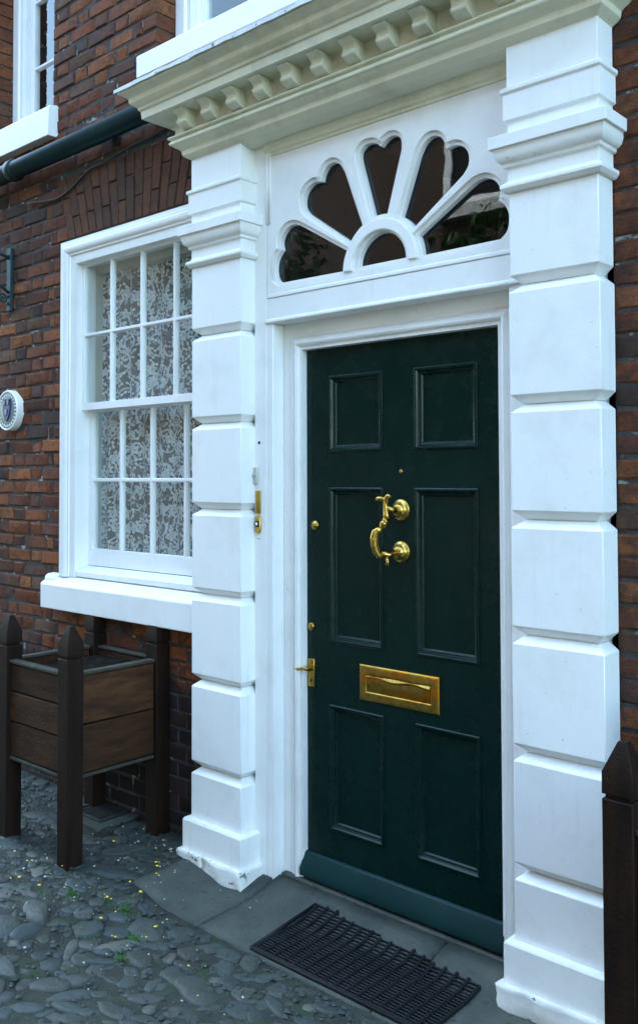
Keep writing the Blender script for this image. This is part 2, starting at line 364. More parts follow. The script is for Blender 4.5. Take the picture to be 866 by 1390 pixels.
def link(name, me, parent=None, loc=None, wloc=None):
    o = bpy.data.objects.new(name, me); C.objects.link(o)
    if wloc is not None: o.location = wloc
    if parent is not None:
        o.parent = parent
        q = parent; off = Vector((0, 0, 0))
        o.matrix_parent_inverse = Matrix.Translation(-WORLD.get(q.name, Vector((0, 0, 0))))
    WORLD[o.name] = Vector(wloc) if wloc is not None else Vector((0, 0, 0))
    return o
WORLD = {}
def part(name, b, mat, parent, bevel=0.0, smooth=False, seg=2, label=None, fix=True):
    o = link(name, b.mesh(name, M[mat] if isinstance(mat, str) else mat, smooth, fix), parent)
    if bevel:
        md = o.modifiers.new('edge', 'BEVEL'); md.width = bevel; md.segments = seg; md.limit_method = 'ANGLE'; md.angle_limit = rad(32)
    if label: o['label'] = label
    return o
def thing(name, label, cat, loc=(0, 0, 0), group=None):
    o = bpy.data.objects.new(name, None); C.objects.link(o); o.location = loc; o.empty_display_size = .2
    o['label'] = label; o['category'] = cat
    if group: o['group'] = group
    WORLD[o.name] = Vector(loc); return o
def tag(o, label=None, cat=None, kind=None, group=None):
    for k, v in (('label', label), ('category', cat), ('kind', kind), ('group', group)):
        if v: o[k] = v
    return o
def cyma(p0, z0, p1, z1, n=6, flip=False):      # S-shaped moulding between two profile points
    out = []
    for i in range(n+1):
        t = i/n; e = t + (-1 if flip else 1)*.16*math.sin(2*math.pi*t)
        out.append((p0+(p1-p0)*e, z0+(z1-z0)*t))
    return out
def cove(p0, z0, p1, z1, n=5, out_=True):
    r = []
    for i in range(n+1):
        a = math.pi/2*i/n
        r.append((p0+(p1-p0)*(math.sin(a) if out_ else 1-math.cos(a)), z0+(z1-z0)*((1-math.cos(a)) if out_ else math.sin(a))))
    return r

# ------------------------------------------------------------------ ground
def gz(x, y):
    a = .045 + .30*max(min(y, 0), -.15) + .03*max(min(y+.15, 0), -1.5)
    b = .058 + .02*max(min(y, 0), -1.5)
    t = min(max((-2.66-x)/.4, 0), 1); t = t*t*(3-2*t)
    return a*(1-t)+b*t
def axis(far, lo, hi, st):
    L = [-far]; v = -far; k = 8
    L = [-far, -far*.4, -far*.15, lo-3, lo-1]
    v = lo
    while v <= hi+1e-6: L.append(v); v += st
    return L + [hi+1, hi+4, far*.3, far]
xs = axis(80, -5.4, -.6, .035)
ys = [-80, -30, -12, -6, -4, -3] + [-2.4+.1*i for i in range(9)] + [-1.55+.035*i for i in range(45)] + [.05, .35, 80]
g = B()
for y in ys:
    for x in xs:
        g.v.append((x, y, gz(x, y) + ((.006*noise.noise((x*5, y*5, 0))+.008*noise.noise((x*17, y*17, 2))) if abs(x) < 6 and y > -1.7 and y < .01 else 0) - .006))
nx = len(xs)
for j in range(len(ys)-1):
    for i in range(nx-1):
        g.f.append((j*nx+i, j*nx+i+1, (j+1)*nx+i+1, (j+1)*nx+i))
ground = link('ground', g.mesh('ground', M['earth'], True)); ground['kind'] = 'structure'

# ------------------------------------------------------------------ the house
house = thing('brick_house', 'old red brick house front with dark green door, white pilasters and fanlight', 'house', (-2.06, 0, 0))
XL0, XL1, XR0, XR1 = -2.963, -2.667, -1.459, -1.166
YP, YA, YB, YC = -.097, -.019, .043, .068

# openings in the brickwork: x0, x1, z0, z1
OP = [(-4.07, -2.955, 1.075, 2.79), (-4.17, -2.955, .945, 1.08), (-2.958, -1.172, -.2, 3.13),
      (-4.80, -4.20, 3.50, 4.75), (-4.86, -4.158, 3.345, 3.512), (-3.335, -.80, 3.52, 4.75), (-3.42, -.70, 3.42, 3.535)]
COURSE = .0715
def arch_left(z): return -4.035 - (z-2.80)*.35
def masked(z0, z1):
    ex = []
    zm = (z0+z1)/2
    for a, b_, c, d in OP:
        if zm > c and zm < d: ex.append((a, b_))
    if 2.79 < zm < 3.125: ex.append((arch_left(zm)-.004, -2.95))
    return sorted(ex)
# mortar backing, cut by the openings
cx = sorted({-7.5, 1.2} | {o[0]+(-.006) for o in OP} | {o[1]+.006 for o in OP}); cz = sorted({-.2, 7.2} | {o[2] for o in OP} | {o[3] for o in OP})
bk = B()
for i in range(len(cx)-1):
    for j in range(len(cz)-1):
        xm, zm = (cx[i]+cx[i+1])/2, (cz[j]+cz[j+1])/2
        if any(o[0]-.006 < xm < o[1]+.006 and o[2] < zm < o[3] for o in OP): continue
        bk.box(cx[i], cx[i+1], .0065, .34, cz[j], cz[j+1])
wall = part('wall', bk, 'mortar', house)
# bricks
bricks = []
z = -.06
row = 0
while z < 4.6:
    z0, z1 = z, z+COURSE-.0095
    ex = masked(z0, z1); cur = -6.3; free = []
    for a, b_ in ex:
        if a > cur: free.append((cur, a))
        cur = max(cur, b_)
    free.append((cur, .6))
    for a, b_ in free:
        if b_-a < .02: continue
        # run from the opening edge outwards
        fromright = (b_ != .6)
        L = []; kinds = ['s', 'h'] if row % 2 else ['h', 'c', 's']
        k = 0; run = 0; tot = b_-a
        while run < tot-.012:
            kd = kinds[k] if k < len(kinds) else (['s', 'h'] if row % 2 else ['h', 's'])[(k-len(kinds)) % 2]
            ln = {'s': .2135, 'h': .1000, 'c': .045}[kd]*R.uniform(.97, 1.03)
            ln = min(ln, tot-run)
            if tot-run-ln < .03: ln = tot-run
            L.append((run, ln)); run += ln+.0095; k += 1
        for r_, ln in L:
            xc = (b_-r_-ln/2) if fromright else (a+r_+ln/2)
            bricks.append((xc, (z0+z1)/2+R.uniform(-.0015, .0015), ln, (z1-z0)*R.uniform(.96, 1.03)))
    z += COURSE; row += 1
def brick_block(b, seed, w=1., h=1., d=.112):
    rr = random.Random(seed); j = lambda s: rr.uniform(-s, s)
    e = .0085; ck = rr.randrange(7)
    o = [(-w/2, -h/2), (w/2, -h/2), (w/2, h/2), (-w/2, h/2)]
    fr = [(x-math.copysign(e, x)*rr.uniform(.5, 2.2)+j(.0015), 0+j(.0022), z_-math.copysign(e*.7, z_)*rr.uniform(.5, 1.8)) for x, z_ in o]
    if ck < 4: fr[ck] = (fr[ck][0]*.86, fr[ck][1]+.004, fr[ck][2]*.72)      # a knocked corner
    md = [(x+j(.0022), .0065, z_+j(.0020)) for x, z_ in o]; bkv = [(x, d, z_) for x, z_ in o]
    b.add(fr+md+bkv, [(0,1,2,3)] + [(i, (i+1)%4, 4+(i+1)%4, 4+i)[::-1] for i in range(4)] + [(4+i, 4+(i+1)%4, 8+(i+1)%4, 8+i)[::-1] for i in range(4)])
    return b
def vis_area(x, y, z, w_, h_):
    p = proj((x, y, z))
    if not p or not (-25 < p[0] < 891 and -25 < p[1] < 1415): return 0
    if z < 4.5 and -2.96 < x < -1.17: return 0
    q = proj((x+w_, y, z)); t = proj((x, y, z+h_))
    return abs(q[0]-p[0])*abs(t[1]-p[1])
# voussoirs of the flat arch: fan of rubbed bricks
vous = []
zc, xcen = 1.27, -3.5
N = 18
for i in range(N):
    f0, f1 = -4.035+i*1.075/N, -4.035+(i+1)*1.075/N
    cut = 2.80+(.105 if i % 2 else .212)
    for za, zb in ((2.80, cut-.003), (cut+.003, 3.118)):
        vous.append((f0, f1, za, zb))
cand = [(vis_area(b_[0], 0, b_[1], b_[2], b_[3]), 0, b_) for b_ in bricks]
cand.sort(key=lambda t: -t[0])
keep = cand[:300]; rest = cand[300:]
keep = [t for t in keep if t[0] > 0]
VAR = {}
for a_, _, (x, z_, ln, h_) in keep:
    key = (round(ln, 2), R.randrange(5))
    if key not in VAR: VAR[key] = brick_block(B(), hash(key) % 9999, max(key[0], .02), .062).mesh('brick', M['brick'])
    o = link('brick', VAR[key], wall, wloc=(x, R.uniform(-.003, .003), z_))
    o.scale = (ln/max(key[0], .02), 1, h_/.062)
    o.rotation_euler = (0, R.uniform(-.006, .006), R.uniform(-.006, .006))
rb = B()
for k_, (a_, _, (x, z_, ln, h_)) in enumerate(rest):
    q = brick_block(B(), k_, ln, h_); yy = R.uniform(-.003, .003)
    rb.add([(v[0]+x, v[1]+yy, v[2]+z_) for v in q.v], q.f)
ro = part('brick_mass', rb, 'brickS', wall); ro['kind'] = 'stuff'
for f0, f1, za, zb in vous:
    s0 = lambda z_: xcen+(f0-xcen)*(z_-zc)/(2.80-zc); s1 = lambda z_: xcen+(f1-xcen)*(z_-zc)/(2.80-zc)
    gp = .0016; yy = R.uniform(-.003, .002); b = B(); e = .004
    o_ = [(s0(za)+gp, za), (s1(za)-gp, za), (s1(zb)-gp, zb), (s0(zb)+gp, zb)]
    cxm = sum(p[0] for p in o_)/4; czm = (za+zb)/2
    fr = [(x+(e if x < cxm else -e), yy, z_+(e if z_ < czm else -e)) for x, z_ in o_]
    b.add(fr+[(x, yy+.005, z_) for x, z_ in o_]+[(x, .11, z_) for x, z_ in o_],
          [(0,1,2,3)]+[(4+i, 4+(i+1)%4, (i+1)%4, i) for i in range(4)]+[(8+i, 8+(i+1)%4, 4+(i+1)%4, 4+i) for i in range(4)])
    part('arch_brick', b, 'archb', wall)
# the rest of the building: sides, back and roof (they shade the street)
hb = B()
hb.box(-7.5, -7.2, .345, 7, -.2, 7.2); hb.box(.9, 1.2, .345, 7, -.2, 7.2); hb.box(-7.195, .895, 6.7, 7, -.2, 7.2)
part('side_wall', hb, 'mortar', house)
rf = B(); rf.prismx([(-.25, 7.1), (-.25, 7.22), (3.5, 9.6), (7.25, 7.22), (7.25, 7.1)], -7.7, 1.4)
part('roof', rf, 'slate', house)

# ------------------------------------------------------------------ pilasters
JOINTS = [2.187, 1.819, 1.467, 1.117, .764, .409]      # centres of the V joints
def pilaster(x0, x1):
    core = B(); core.box(x0+.034, x1-.034, YP+.034, .03, .0, 2.96)
    pl = part('pilaster', core, 'white', house)
    edges = [2.468] + JOINTS + [.205]
    for i in range(len(edges)-1):
        zt, zb = edges[i], edges[i+1]
        pr = []
        pr += [(-.030, zb-.0005), (0, zb+.026)] if i < len(edges)-2 else [(0, zb)]
        pr += [(0, zt-.026), (-.030, zt-.0015)] if i > 0 else [(0, zt)]
        dj = R.uniform(-.0012, .0012)
        pr = [(p+dj, z_) for p, z_ in pr]
        part('block', B().around(x0, x1, YP, YA+.004 if False else .0, pr), 'white', pl, .0025)
    cap = [(0, 2.468), (.010, 2.470), (.020, 2.482), (.020, 2.492), (.008, 2.500), (.002, 2.506), (.002, 2.545), (.012, 2.548)] + \
          [(.013, 2.556)] + [(.013+.022*math.sin(math.pi/2*i/7), 2.559+.040*(1-math.cos(math.pi/2*i/7))) for i in range(8)] + [(.035, 2.602), (.045, 2.6025), (.046, 2.640), (.040, 2.6425), (.002, 2.646), (.002, 2.690), (.012, 2.694), (.012, 2.775), (.019, 2.780), (.019, 2.792), (.003, 2.800), (.003, 2.930)]
    part('capital', B().around(x0, x1, YP, .0, cap), 'white', pl, .0015)
    part('plinth', B().around(x0, x1, YP, .0, [(.026, .075), (.026, .196), (.020, .204), (-.01, .206)]), 'white', pl, .004)
    # rough limewashed footing, cracked on the left one
    cuts = [(x0-.04, x0+.10), (x0+.106, x1+.04)] if x0 < -2 else [(x0-.04, x1+.04)]
    for a, b_ in cuts:
        q = B(); st = 14
        bm = bmesh.new()
        bmesh.ops.create_cube(bm, size=1)
        bmesh.ops.scale(bm, vec=(b_-a, .139, .15), verts=bm.verts); bmesh.ops.translate(bm, vec=((a+b_)/2, -.0705, .010), verts=bm.verts)
        bmesh.ops.subdivide_edges(bm, edges=bm.edges, cuts=7, use_grid_fill=True)
        for v in bm.verts:
            nz = noise.noise(v.co*16)*.011+noise.noise(v.co*50)*.004
            v.co += Vector((nz, nz, .35*nz))
            if v.co.z > .07: v.co.z = .07+.6*(v.co.z-.07)
        me = bpy.data.meshes.new('footing'); bm.to_mesh(me); bm.free(); me.materials.append(M['base'])
        me.polygons.foreach_set('use_smooth', [True]*len(me.polygons))
        link('footing', me, pl)
    return pl
pilaster(XL0, XL1); pilaster(XR0, XR1)

# ------------------------------------------------------------------ cornice hood over the door
corn = [(-.02, 2.918), (.004, 2.925)] + cyma(.006, 2.928, .058, 2.980) + [(.061, 2.984), (.068, 2.986), (.0705, 2.992), (.068, 2.999), (.062, 3.002), (.062, 3.006), (.072, 3.009), (.076, 3.014), (.072, 3.020), (.05, 3.024),
        (.05, 3.094), (.150, 3.096), (.153, 3.128), (.160, 3.132), (.163, 3.142)] + cyma(.165, 3.145, .212, 3.196) + [(.222, 3.199), (.222, 3.212), (-.05, 3.216)]
co = part('cornice', B().around(XL0, XR1, YP, .0, corn), 'cream', house, .0015)
def modillion(xc):
    # S-shaped bracket seen from the side: (y, z)
    y0 = YP-.046; pr = [(y0, 3.0945), (YP-.132, 3.0945)]
    for i in range(17):
        t = i/16; pr.append((YP-.132+.052*(t+.24*math.sin(2*math.pi*t)), 3.090-.062*t))
    pr += [(YP-.070, 3.0235), (y0, 3.0235)]
    return B().prismx(pr, xc-.029, xc+.029)
for k in range(13):
    part('modillion', modillion(-2.906+.1487*k), 'cream', co, .0015)
for sx, x0 in ((-1, XL0), (1, XR1)):      # one bracket on each return
    pr = [(-.046, 3.0945), (-.132, 3.0945)]
    for i in range(17):
        t = i/16; pr.append((-.132+.052*(t+.24*math.sin(2*math.pi*t)), 3.090-.062*t))
    pr += [(-.070, 3.0235), (-.046, 3.0235)]
    poly = [(x0-sx*p, z_) for p, z_ in pr]
    part('modillion', B().prism(poly, -.105, -.025), 'cream', co, .0015)
# lead covering with peeling paint, ragged front edge
lf = B(); n_ = 90
for i in range(n_+1):
    x = XL0-.235+(XR1-XL0+.47)*i/n_
    dz = .004*noise.noise((x*9, 0, 0)); dy = .006*noise.noise((x*13, 5, 0)); dd = .010+.008*abs(noise.noise((x*6, 9, 0)))
    lf.v += [(x, YP-.232+dy, 3.214-dd), (x, YP-.232+dy, 3.219+dz), (x, YP-.10, 3.238+dz), (x, 0.004, 3.275), (x, .004, 3.2175), (x, YP-.2235+dy*.3, 3.2175)]
for i in range(n_):
    for j in range(6): lf.f.append((i*6+j, i*6+(j+1)%6, i*6+6+(j+1)%6, i*6+6+j))
lf.f += [(0,1,2,3,4,5), tuple(n_*6+j for j in range(5,-1,-1))]
part('lead_flashing', lf, 'lead', co)

# ------------------------------------------------------------------ fanlight panel with petal openings
def arc(cx_, cz_, r_, a0, a1, n=20): return [(cx_+r_*math.cos(rad(a0+(a1-a0)*i/n)), cz_+r_*math.sin(rad(a0+(a1-a0)*i/n))) for i in range(n+1)]
FX, FZ = -2.028, 2.357
def cat(pts, n=5):
    out = []
    for i in range(len(pts)-1):
        p0 = pts[max(i-1, 0)]; p1 = pts[i]; p2 = pts[i+1]; p3 = pts[min(i+2, len(pts)-1)]
        for k in range(n):
            t = k/n
            out.append(tuple(.5*((2*p1[j])+(-p0[j]+p2[j])*t+(2*p0[j]-5*p1[j]+4*p2[j]-p3[j])*t*t+(-p0[j]+3*p1[j]-3*p2[j]+p3[j])*t**3) for j in (0, 1)))
    out.append(pts[-1]); return out
def pol(L, sc=1.0, mir=False): return [(FX+sc*r_*math.cos(rad(180-a if mir else a)), FZ+sc*r_*math.sin(rad(180-a if mir else a))) for r_, a in L]
# two lobes, each (side end .. notch) and (notch .. side end)
P2a = [(.435, 145), (.472, 143.6), (.497, 140), (.502, 136), (.490, 132), (.462, 128.8)]
P2b = [(.462, 128.8), (.478, 126), (.487, 122), (.474, 118), (.445, 115.6), (.405, 114.8)]
P3a = [(.405, 104.2), (.436, 103.4), (.452, 100), (.452, 96.5), (.442, 93), (.424, 90.4)]
P3b = [(.424, 90.4), (.440, 88), (.452, 84.5), (.450, 81), (.434, 78), (.40, 76.8)]
P1a = [(.505, 179.7), (.532, 177), (.543, 172), (.536, 168), (.518, 165)]
P1b = [(.518, 165), (.534, 161.5), (.528, 157.5), (.505, 154), (.47, 152.2), (.43, 152)]
I1, I2, I3 = [(.177, 155.5), (.177, 180)], [(.177, 119.5), (.177, 144.5)], [(.177, 81.2), (.177, 101)]
def petal(a, b_, inn, sc=1., mir=False):
    inner = [(inn[0][0], inn[0][1]+(inn[1][1]-inn[0][1])*i/6) for i in range(7)]
    pts = cat(pol(a, sc, mir)) + cat(pol(b_, sc, mir))[1:] + pol(inner, 1., mir)
    return pts
holes = [petal(P1a, P1b, I1), petal(P2a, P2b, I2), petal(P3a, P3b, I3), petal(P2a, P2b, I2, .965, True), petal(P1a, P1b, I1, .962, True)]
hub = arc(FX, FZ+.004, .108, 180, 0)
holes.append(hub)
def area(p): return .5*sum(p[i][0]*p[(i+1)%len(p)][1]-p[(i+1)%len(p)][0]*p[i][1] for i in range(len(p)))
def offset(p, d):
    s = 1 if area(p) > 0 else -1; n = len(p); out = []
    for i in range(n):
        a, b_, c = Vector(p[i-1]), Vector(p[i]), Vector(p[(i+1) % n])
        e1, e2 = (b_-a), (c-b_)
        if e1.length < 1e-6: e1 = e2
        if e2.length < 1e-6: e2 = e1
        n1 = Vector((e1.y, -e1.x)).normalized()*s; n2 = Vector((e2.y, -e2.x)).normalized()*s
        nn = (n1+n2)
        if nn.length < .3: nn = n1
        nn.normalize(); k = d/max(nn.dot(n1), .6)
        out.append((b_.x+nn.x*k, b_.y+nn.y*k))
    return out
def fret(name, outer, hs, yf, thick, bev, mat, parent):
    cu = bpy.data.curves.new(name, 'CURVE'); cu.dimensions = '2D'; cu.fill_mode = 'BOTH'; cu.extrude = thick/2
    for p in [outer]+hs:
        s = cu.splines.new('POLY'); s.points.add(len(p)-1); s.use_cyclic_u = True
        for q, (x, z_) in zip(s.points, p): q.co = (x, z_, 0, 1)
    t = bpy.data.objects.new(name, cu); C.objects.link(t)
    me = bpy.data.meshes.new_from_object(t.evaluated_get(bpy.context.evaluated_depsgraph_get()))
    bpy.data.objects.remove(t)
    me.transform(Matrix.Translation((0, yf+thick/2, 0)) @ Matrix.Rotation(rad(90), 4, 'X'))
    me.materials.clear(); me.materials.append(mat); me.name = name
    bm = bmesh.new(); bm.from_mesh(me); bmesh.ops.remove_doubles(bm, verts=bm.verts, dist=1e-5); bmesh.ops.recalc_face_normals(bm, faces=bm.faces)
    bmesh.ops.dissolve_limit(bm, angle_limit=.01, verts=bm.verts, edges=bm.edges, delimit={'NORMAL'}) if False else None
    bm.to_mesh(me); bm.free()
    o = link(name, me, parent)
    md = o.modifiers.new('edge', 'BEVEL'); md.width = bev; md.segments = 2; md.limit_method = 'ANGLE'; md.angle_limit = rad(60)
    return o
fan = part('fanlight', B().box(-2.60, -1.455, YA+.046, YA+.050, 2.30, 2.318), 'white', house)   # bottom rebate strip that carries the glass
FZ0, FZ1 = 2.317, 2.868
rect = [(-2.596, FZ0), (-1.452, FZ0), (-1.452, FZ1), (-2.596, FZ1)]
bigs = [offset(h, .015) for h in holes[:5]]
fret('back_panel', rect, holes, YA+.011, .024, .003, M['white'], fan)
fret('front_panel', rect, bigs+[offset(arc(FX, FZ+.004, .108, 180, 0), .016)], YA, .0108, .004, M['white'], fan)
# hub ring and ray beads
ringp = arc(FX, FZ-.010, .168, 180, 0, 28)+arc(FX, FZ-.010, .128, 0, 180, 28)
part('hub_ring', B().prism(ringp, YA-.008, YA+.012), 'white', fan, .004)
for i, h in enumerate(holes):
    part('pane', B().prism(offset(h, .007), YA+.0365, YA+.0405), 'glass', fan)
part('fan_rail', B().prismx([(YA-.004, 2.304), (YA-.004, 2.316), (YA+.002, 2.322), (YA+.04, 2.322), (YA+.04, 2.304)], -2.596, -1.452), 'white', fan, .002)

# ------------------------------------------------------------------ door frame: linings, transom, architrave
fr_ = B(); fr_.box(-2.668, -2.601, YA-.001, .02, .03, 2.93)
dfm = part('door_frame', fr_, 'white', house, .002)
b = B()
for xb, rr_ in ((-2.5925, .007), (-2.578, .0045)):
    b.tube([(xb, YA-.003, 2.60), (xb, YA-.003, 2.925)], rr_, 10)
b.box(-2.6, -2.570, YA+.001, .02, 2.322, 2.92)
part('bead', b, 'white', dfm, 0, True)
part('lining', B().box(-2.6005, -2.566, YA+.0005, YB-.0005, .035, 2.2025), 'white', dfm, .003)
part('lining', B().box(-1.508, -1.45, YA+.0005, YB-.0005, .035, 2.2025), 'white', dfm, .003)
part('transom', B().prismx([(YA-.0005, 2.303), (YA-.0005, 2.222), (YA-.010, 2.214), (YA-.010, 2.206), (YA-.004, 2.203), (YB+.03, 2.203), (YB+.03, 2.303)], -2.6, -1.452), 'white', dfm, .0015)
# frieze above the panel, under the cornice
part('frieze', B().prismx([(YA-.02, 2.955), (YA-.02, 2.905), (YA-.012, 2.90), (YA-.012, 2.885), (YA-.004, 2.88), (YA-.004, 2.869), (.02, 2.869), (.02, 2.955)], -2.6, -1.452), 'cream', dfm, .0015)
part('soffit', B().box(-2.68, -1.44, YP+.002, .0, 2.9305, 2.956), 'cream', dfm)
# architrave round the door leaf
arch_p = [(0, YC+.004), (0, YB-.002), (.012, YB-.002), (.018, YB-.012), (.026, YB-.016), (.034, YB-.012), (.040, YB-.003), (.046, YB-.003), (.050, YB-.008), (.056, YB-.003), (.060, YB+.001), (.118, YB+.001), (.118, YC+.004)]
part('architrave', B().frame(-2.466, -1.585, .045, 2.094, arch_p, False), 'white', dfm, .001)
part('head_board', B().box(-2.6, -1.452, YC+.006, .12, 2.05, 2.21), 'white', dfm)
# bell push, hole, brass bell and plate on the lining board
q = B(); q.box(-2.668, -2.644, YA-.013, YA-.0005, 1.568, 1.636)
bell = part('bell_push', q, 'shutter', dfm, .004)
part('button', B().lathe((-2.656, YA-.013, 1.604), [(.008, .0), (.008, -.004), (.005, -.006), (.0005, -.007)], 16), 'grit', dfm, 0, True)
part('screw_hole', B().lathe((-2.642, YA-.0005, 1.733), [(.0065, .0), (.0065, -.0015), (.0005, -.0016)], 14), 'black', dfm)
part('brass_plate', B().box(-2.657, -2.633, YA-.008, YA-.0005, 1.450, 1.542), 'brassd', dfm, .002)
pill = [( -2.645+.0145*math.cos(rad(a)), 1.408+(.022 if math.sin(rad(a)) > 0 else -.022)+.0145*math.sin(rad(a))) for a in range(0, 360, 15)]
part('brass_bell', B().prism(pill, YA-.010, YA-.0005), 'brass', dfm, .003)
part('bell_ring', B().lathe((-2.645, YA-.010, 1.410), [(.0125, .0), (.0125, -.003), (.009, -.005), (.007, -.003)], 18), 'black', dfm, 0, True)
part('button', B().lathe((-2.645, YA-.012, 1.410), [(.007, .0), (.0065, -.004), (.0005, -.006)], 16), 'sash', dfm, 0, True)
part('nail_strip', B().box(-2.656, -2.634, YA-.0025, YA-.0005, 1.350, 1.353), 'grit', dfm)

# ------------------------------------------------------------------ the door leaf
DX0, DX1, DZ0, DZ1 = -2.464, -1.587, .078, 2.092
PL = (-2.342, -2.093); PR = (-1.938, -1.686)          # panel columns
PZ = [(1.699, 1.977), (.974, 1.547), (.266, .722)]      # panel rows
PZ = [(1.697, 1.979), (.972, 1.551), (.266, .726)]
d = B()
d.box(DX0, PL[0], YC, YC+.045, DZ0, DZ1); d.box(PR[1], DX1, YC, YC+.045, DZ0, DZ1)
zz = [DZ0, PZ[2][0], PZ[2][1], PZ[1][0], PZ[1][1], PZ[0][0], PZ[0][1], DZ1]
for i in range(0, 8, 2): d.box(PL[0], PR[1], YC, YC+.045, zz[i], zz[i+1])
for i in range(1, 7, 2): d.box(PL[1], PR[0], YC, YC+.045, zz[i], zz[i+1])
door = part('front_door', d, 'door', house)
for x0, x1 in (PL, PR):
    for z0, z1 in PZ:
        part('panel', B().box(x0-.005, x1+.005, YC+.014, YC+.03, z0-.005, z1+.005), 'door', door)
        mp = [(.006, YC-.0008), (.006, YC-.003), (.002, YC-.006), (-.004, YC-.0062), (-.009, YC-.001), (-.012, YC+.005), (-.018, YC+.0075), (-.020, YC+.010), (-.024, YC+.0135), (-.0, YC+.0135)]
        mo = part('panel_moulding', B().frame(x0, x1, z0, z1, mp, True), 'door', door, .0008)
part('weather_board', B().prismx([(YC-.0005, .155), (YC-.012, .150), (YC-.042, .098), (YC-.042, .068), (YC-.0005, .068)], -2.470, -1.581), 'teal', door, .003)
part('door_step', B().box(-2.56, -1.46, .018, .16, .0, .056), 'flag', house, .004, label='worn grey stone threshold under the door')
# brass furniture
KX = -2.003
q = B()
ros = [(.039, 0), (.039, -.004), (.036, -.009), (.031, -.010), (.029, -.014), (.027, -.015), (.025, -.020), (.020, -.028), (.012, -.034), (.003, -.036)]
for z_ in (1.478, 1.328): part('knocker_rose', B().lathe((KX, YC, z_), ros, 28), 'brass', door, 0, True)
q = B(); Y1 = YC-.060
q.tube([(KX+.000, YC-.03, 1.478), (KX-.012, YC-.045, 1.480), (KX-.022, Y1, 1.482)], [.012, .011, .012], 12)
q.tube([(KX-.004, Y1+.008, 1.528), (KX-.014, Y1, 1.530), (KX-.023, Y1, 1.520), (KX-.026, Y1, 1.500), (KX-.025, Y1, 1.480), (KX-.021, Y1, 1.462), (KX-.018, Y1-.004, 1.447)],
       [.003, .0075, .0085, .0075, .009, .0125, .0135], 14)
q.tube([(KX-.016, Y1-.004, 1.4445), (KX-.021, Y1-.005, 1.4405)], [.0155, .0155], 14)
q.tube([(KX-.020, Y1-.005, 1.439), (KX-.028, Y1-.010, 1.428), (KX-.033, Y1-.012, 1.417), (KX-.036, Y1-.014, 1.410)], [.0135, .0135, .009, .006], 14)
q.tube([(KX-.030, Y1-.014, 1.410), (KX-.042, Y1-.020, 1.409), (KX-.052, Y1-.024, 1.400), (KX-.056, Y1-.026, 1.380), (KX-.056, Y1-.026, 1.355), (KX-.051, Y1-.022, 1.330), (KX-.045, Y1-.016, 1.316), (KX-.036, Y1-.008, 1.312)],
       [.006, .011, .0145, .0155, .014, .0125, .010, .007], 14)
q.tube([(KX-.040, Y1-.010, 1.322), (KX-.030, Y1, 1.322), (KX-.020, Y1+.010, 1.318), (KX-.006, YC-.03, 1.328)], [.008, .012, .0085, .011], 12)
q.tube([(KX-.024, Y1+.004, 1.312), (KX-.020, Y1+.004, 1.296), (KX-.020, Y1+.004, 1.284)], [.006, .006, .0095], 12)
q.tube([(KX-.074, Y1+.002, 1.514), (KX-.055, Y1-.002, 1.519), (KX-.038, Y1-.002, 1.518), (KX-.024, Y1, 1.510)], [.004, .009, .009, .006], 12)
part('door_knocker', q, 'brass', door, 0, True)
# letter plate
LX0, LX1, LZ0, LZ1 = -2.197, -1.842, .783, .897
lp = part('letter_plate', B().frame(LX0+.034, LX1-.034, LZ0+.026, LZ1-.026, [(0, YC-.002), (0, YC-.007), (.004, YC-.010), (.022, YC-.010), (.030, YC-.008), (.034, YC-.004), (.034, YC-.0005), (.026, YC-.0005)]), 'letter', door, .001)
fl = B(); n_ = 12
for i in range(n_+1):
    x = LX0+.036+(LX1-LX0-.072)*i/n_; s_ = .004*math.sin(i*.9)
    fl.v += [(x, YC-.004, LZ0+.027), (x, YC-.007, LZ0+.032), (x, YC-.0065, LZ1-.042+s_), (x, YC-.0125, LZ1-.034+s_), (x, YC-.006, LZ1-.027), (x, YC-.001, LZ1-.027), (x, YC-.001, LZ0+.027)]
for i in range(n_):
    for j in range(7): fl.f.append((i*7+j, i*7+(j+1)%7, i*7+7+(j+1)%7, i*7+7+j))
fl.f += [tuple(range(7)), tuple(n_*7+j for j in range(6, -1, -1))]
part('letter_flap', fl, 'letter', door, .0008)
# night latch, upper cylinder, viewer, mortice lever
part('latch_cylinder', B().lathe((-2.421, YC, 1.409), [(.0185, 0), (.0185, -.004), (.016, -.007), (.012, -.0075), (.0115, -.010), (.002, -.0105)], 24), 'brass', door, 0, True)
part('latch_cylinder', B().lathe((-2.441, YC, 1.016), [(.0155, 0), (.0155, -.005), (.013, -.008), (.009, -.0085), (.002, -.010)], 22), 'brass', door, 0, True)
part('door_viewer', B().lathe((-2.003, YC, 1.615), [(.0075, 0), (.0075, -.003), (.004, -.004), (.001, -.0035)], 16), 'brass', door, 0, True)
hp = part('handle_plate', B().box(-2.457, -2.424, YC-.006, YC-.0005, .785, .892), 'brass', door, .002)
part('keyhole', B().lathe((-2.440, YC-.0062, .808), [(.006, 0), (.0055, -.001), (.0005, -.0012)], 14), 'black', door)
q = B(); q.lathe((-2.438, YC-.006, .858), [(.012, 0), (.012, -.012), (.009, -.020), (.008, -.034), (.006, -.038)], 16)
q.tube([(-2.436, YC-.034, .858), (-2.452, YC-.036, .857), (-2.472, YC-.036, .853), (-2.490, YC-.034, .850), (-2.500, YC-.030, .852)], [.006, .0065, .0058, .0068, .0085], 12)
part('door_handle', q, 'brass', door, 0, True)

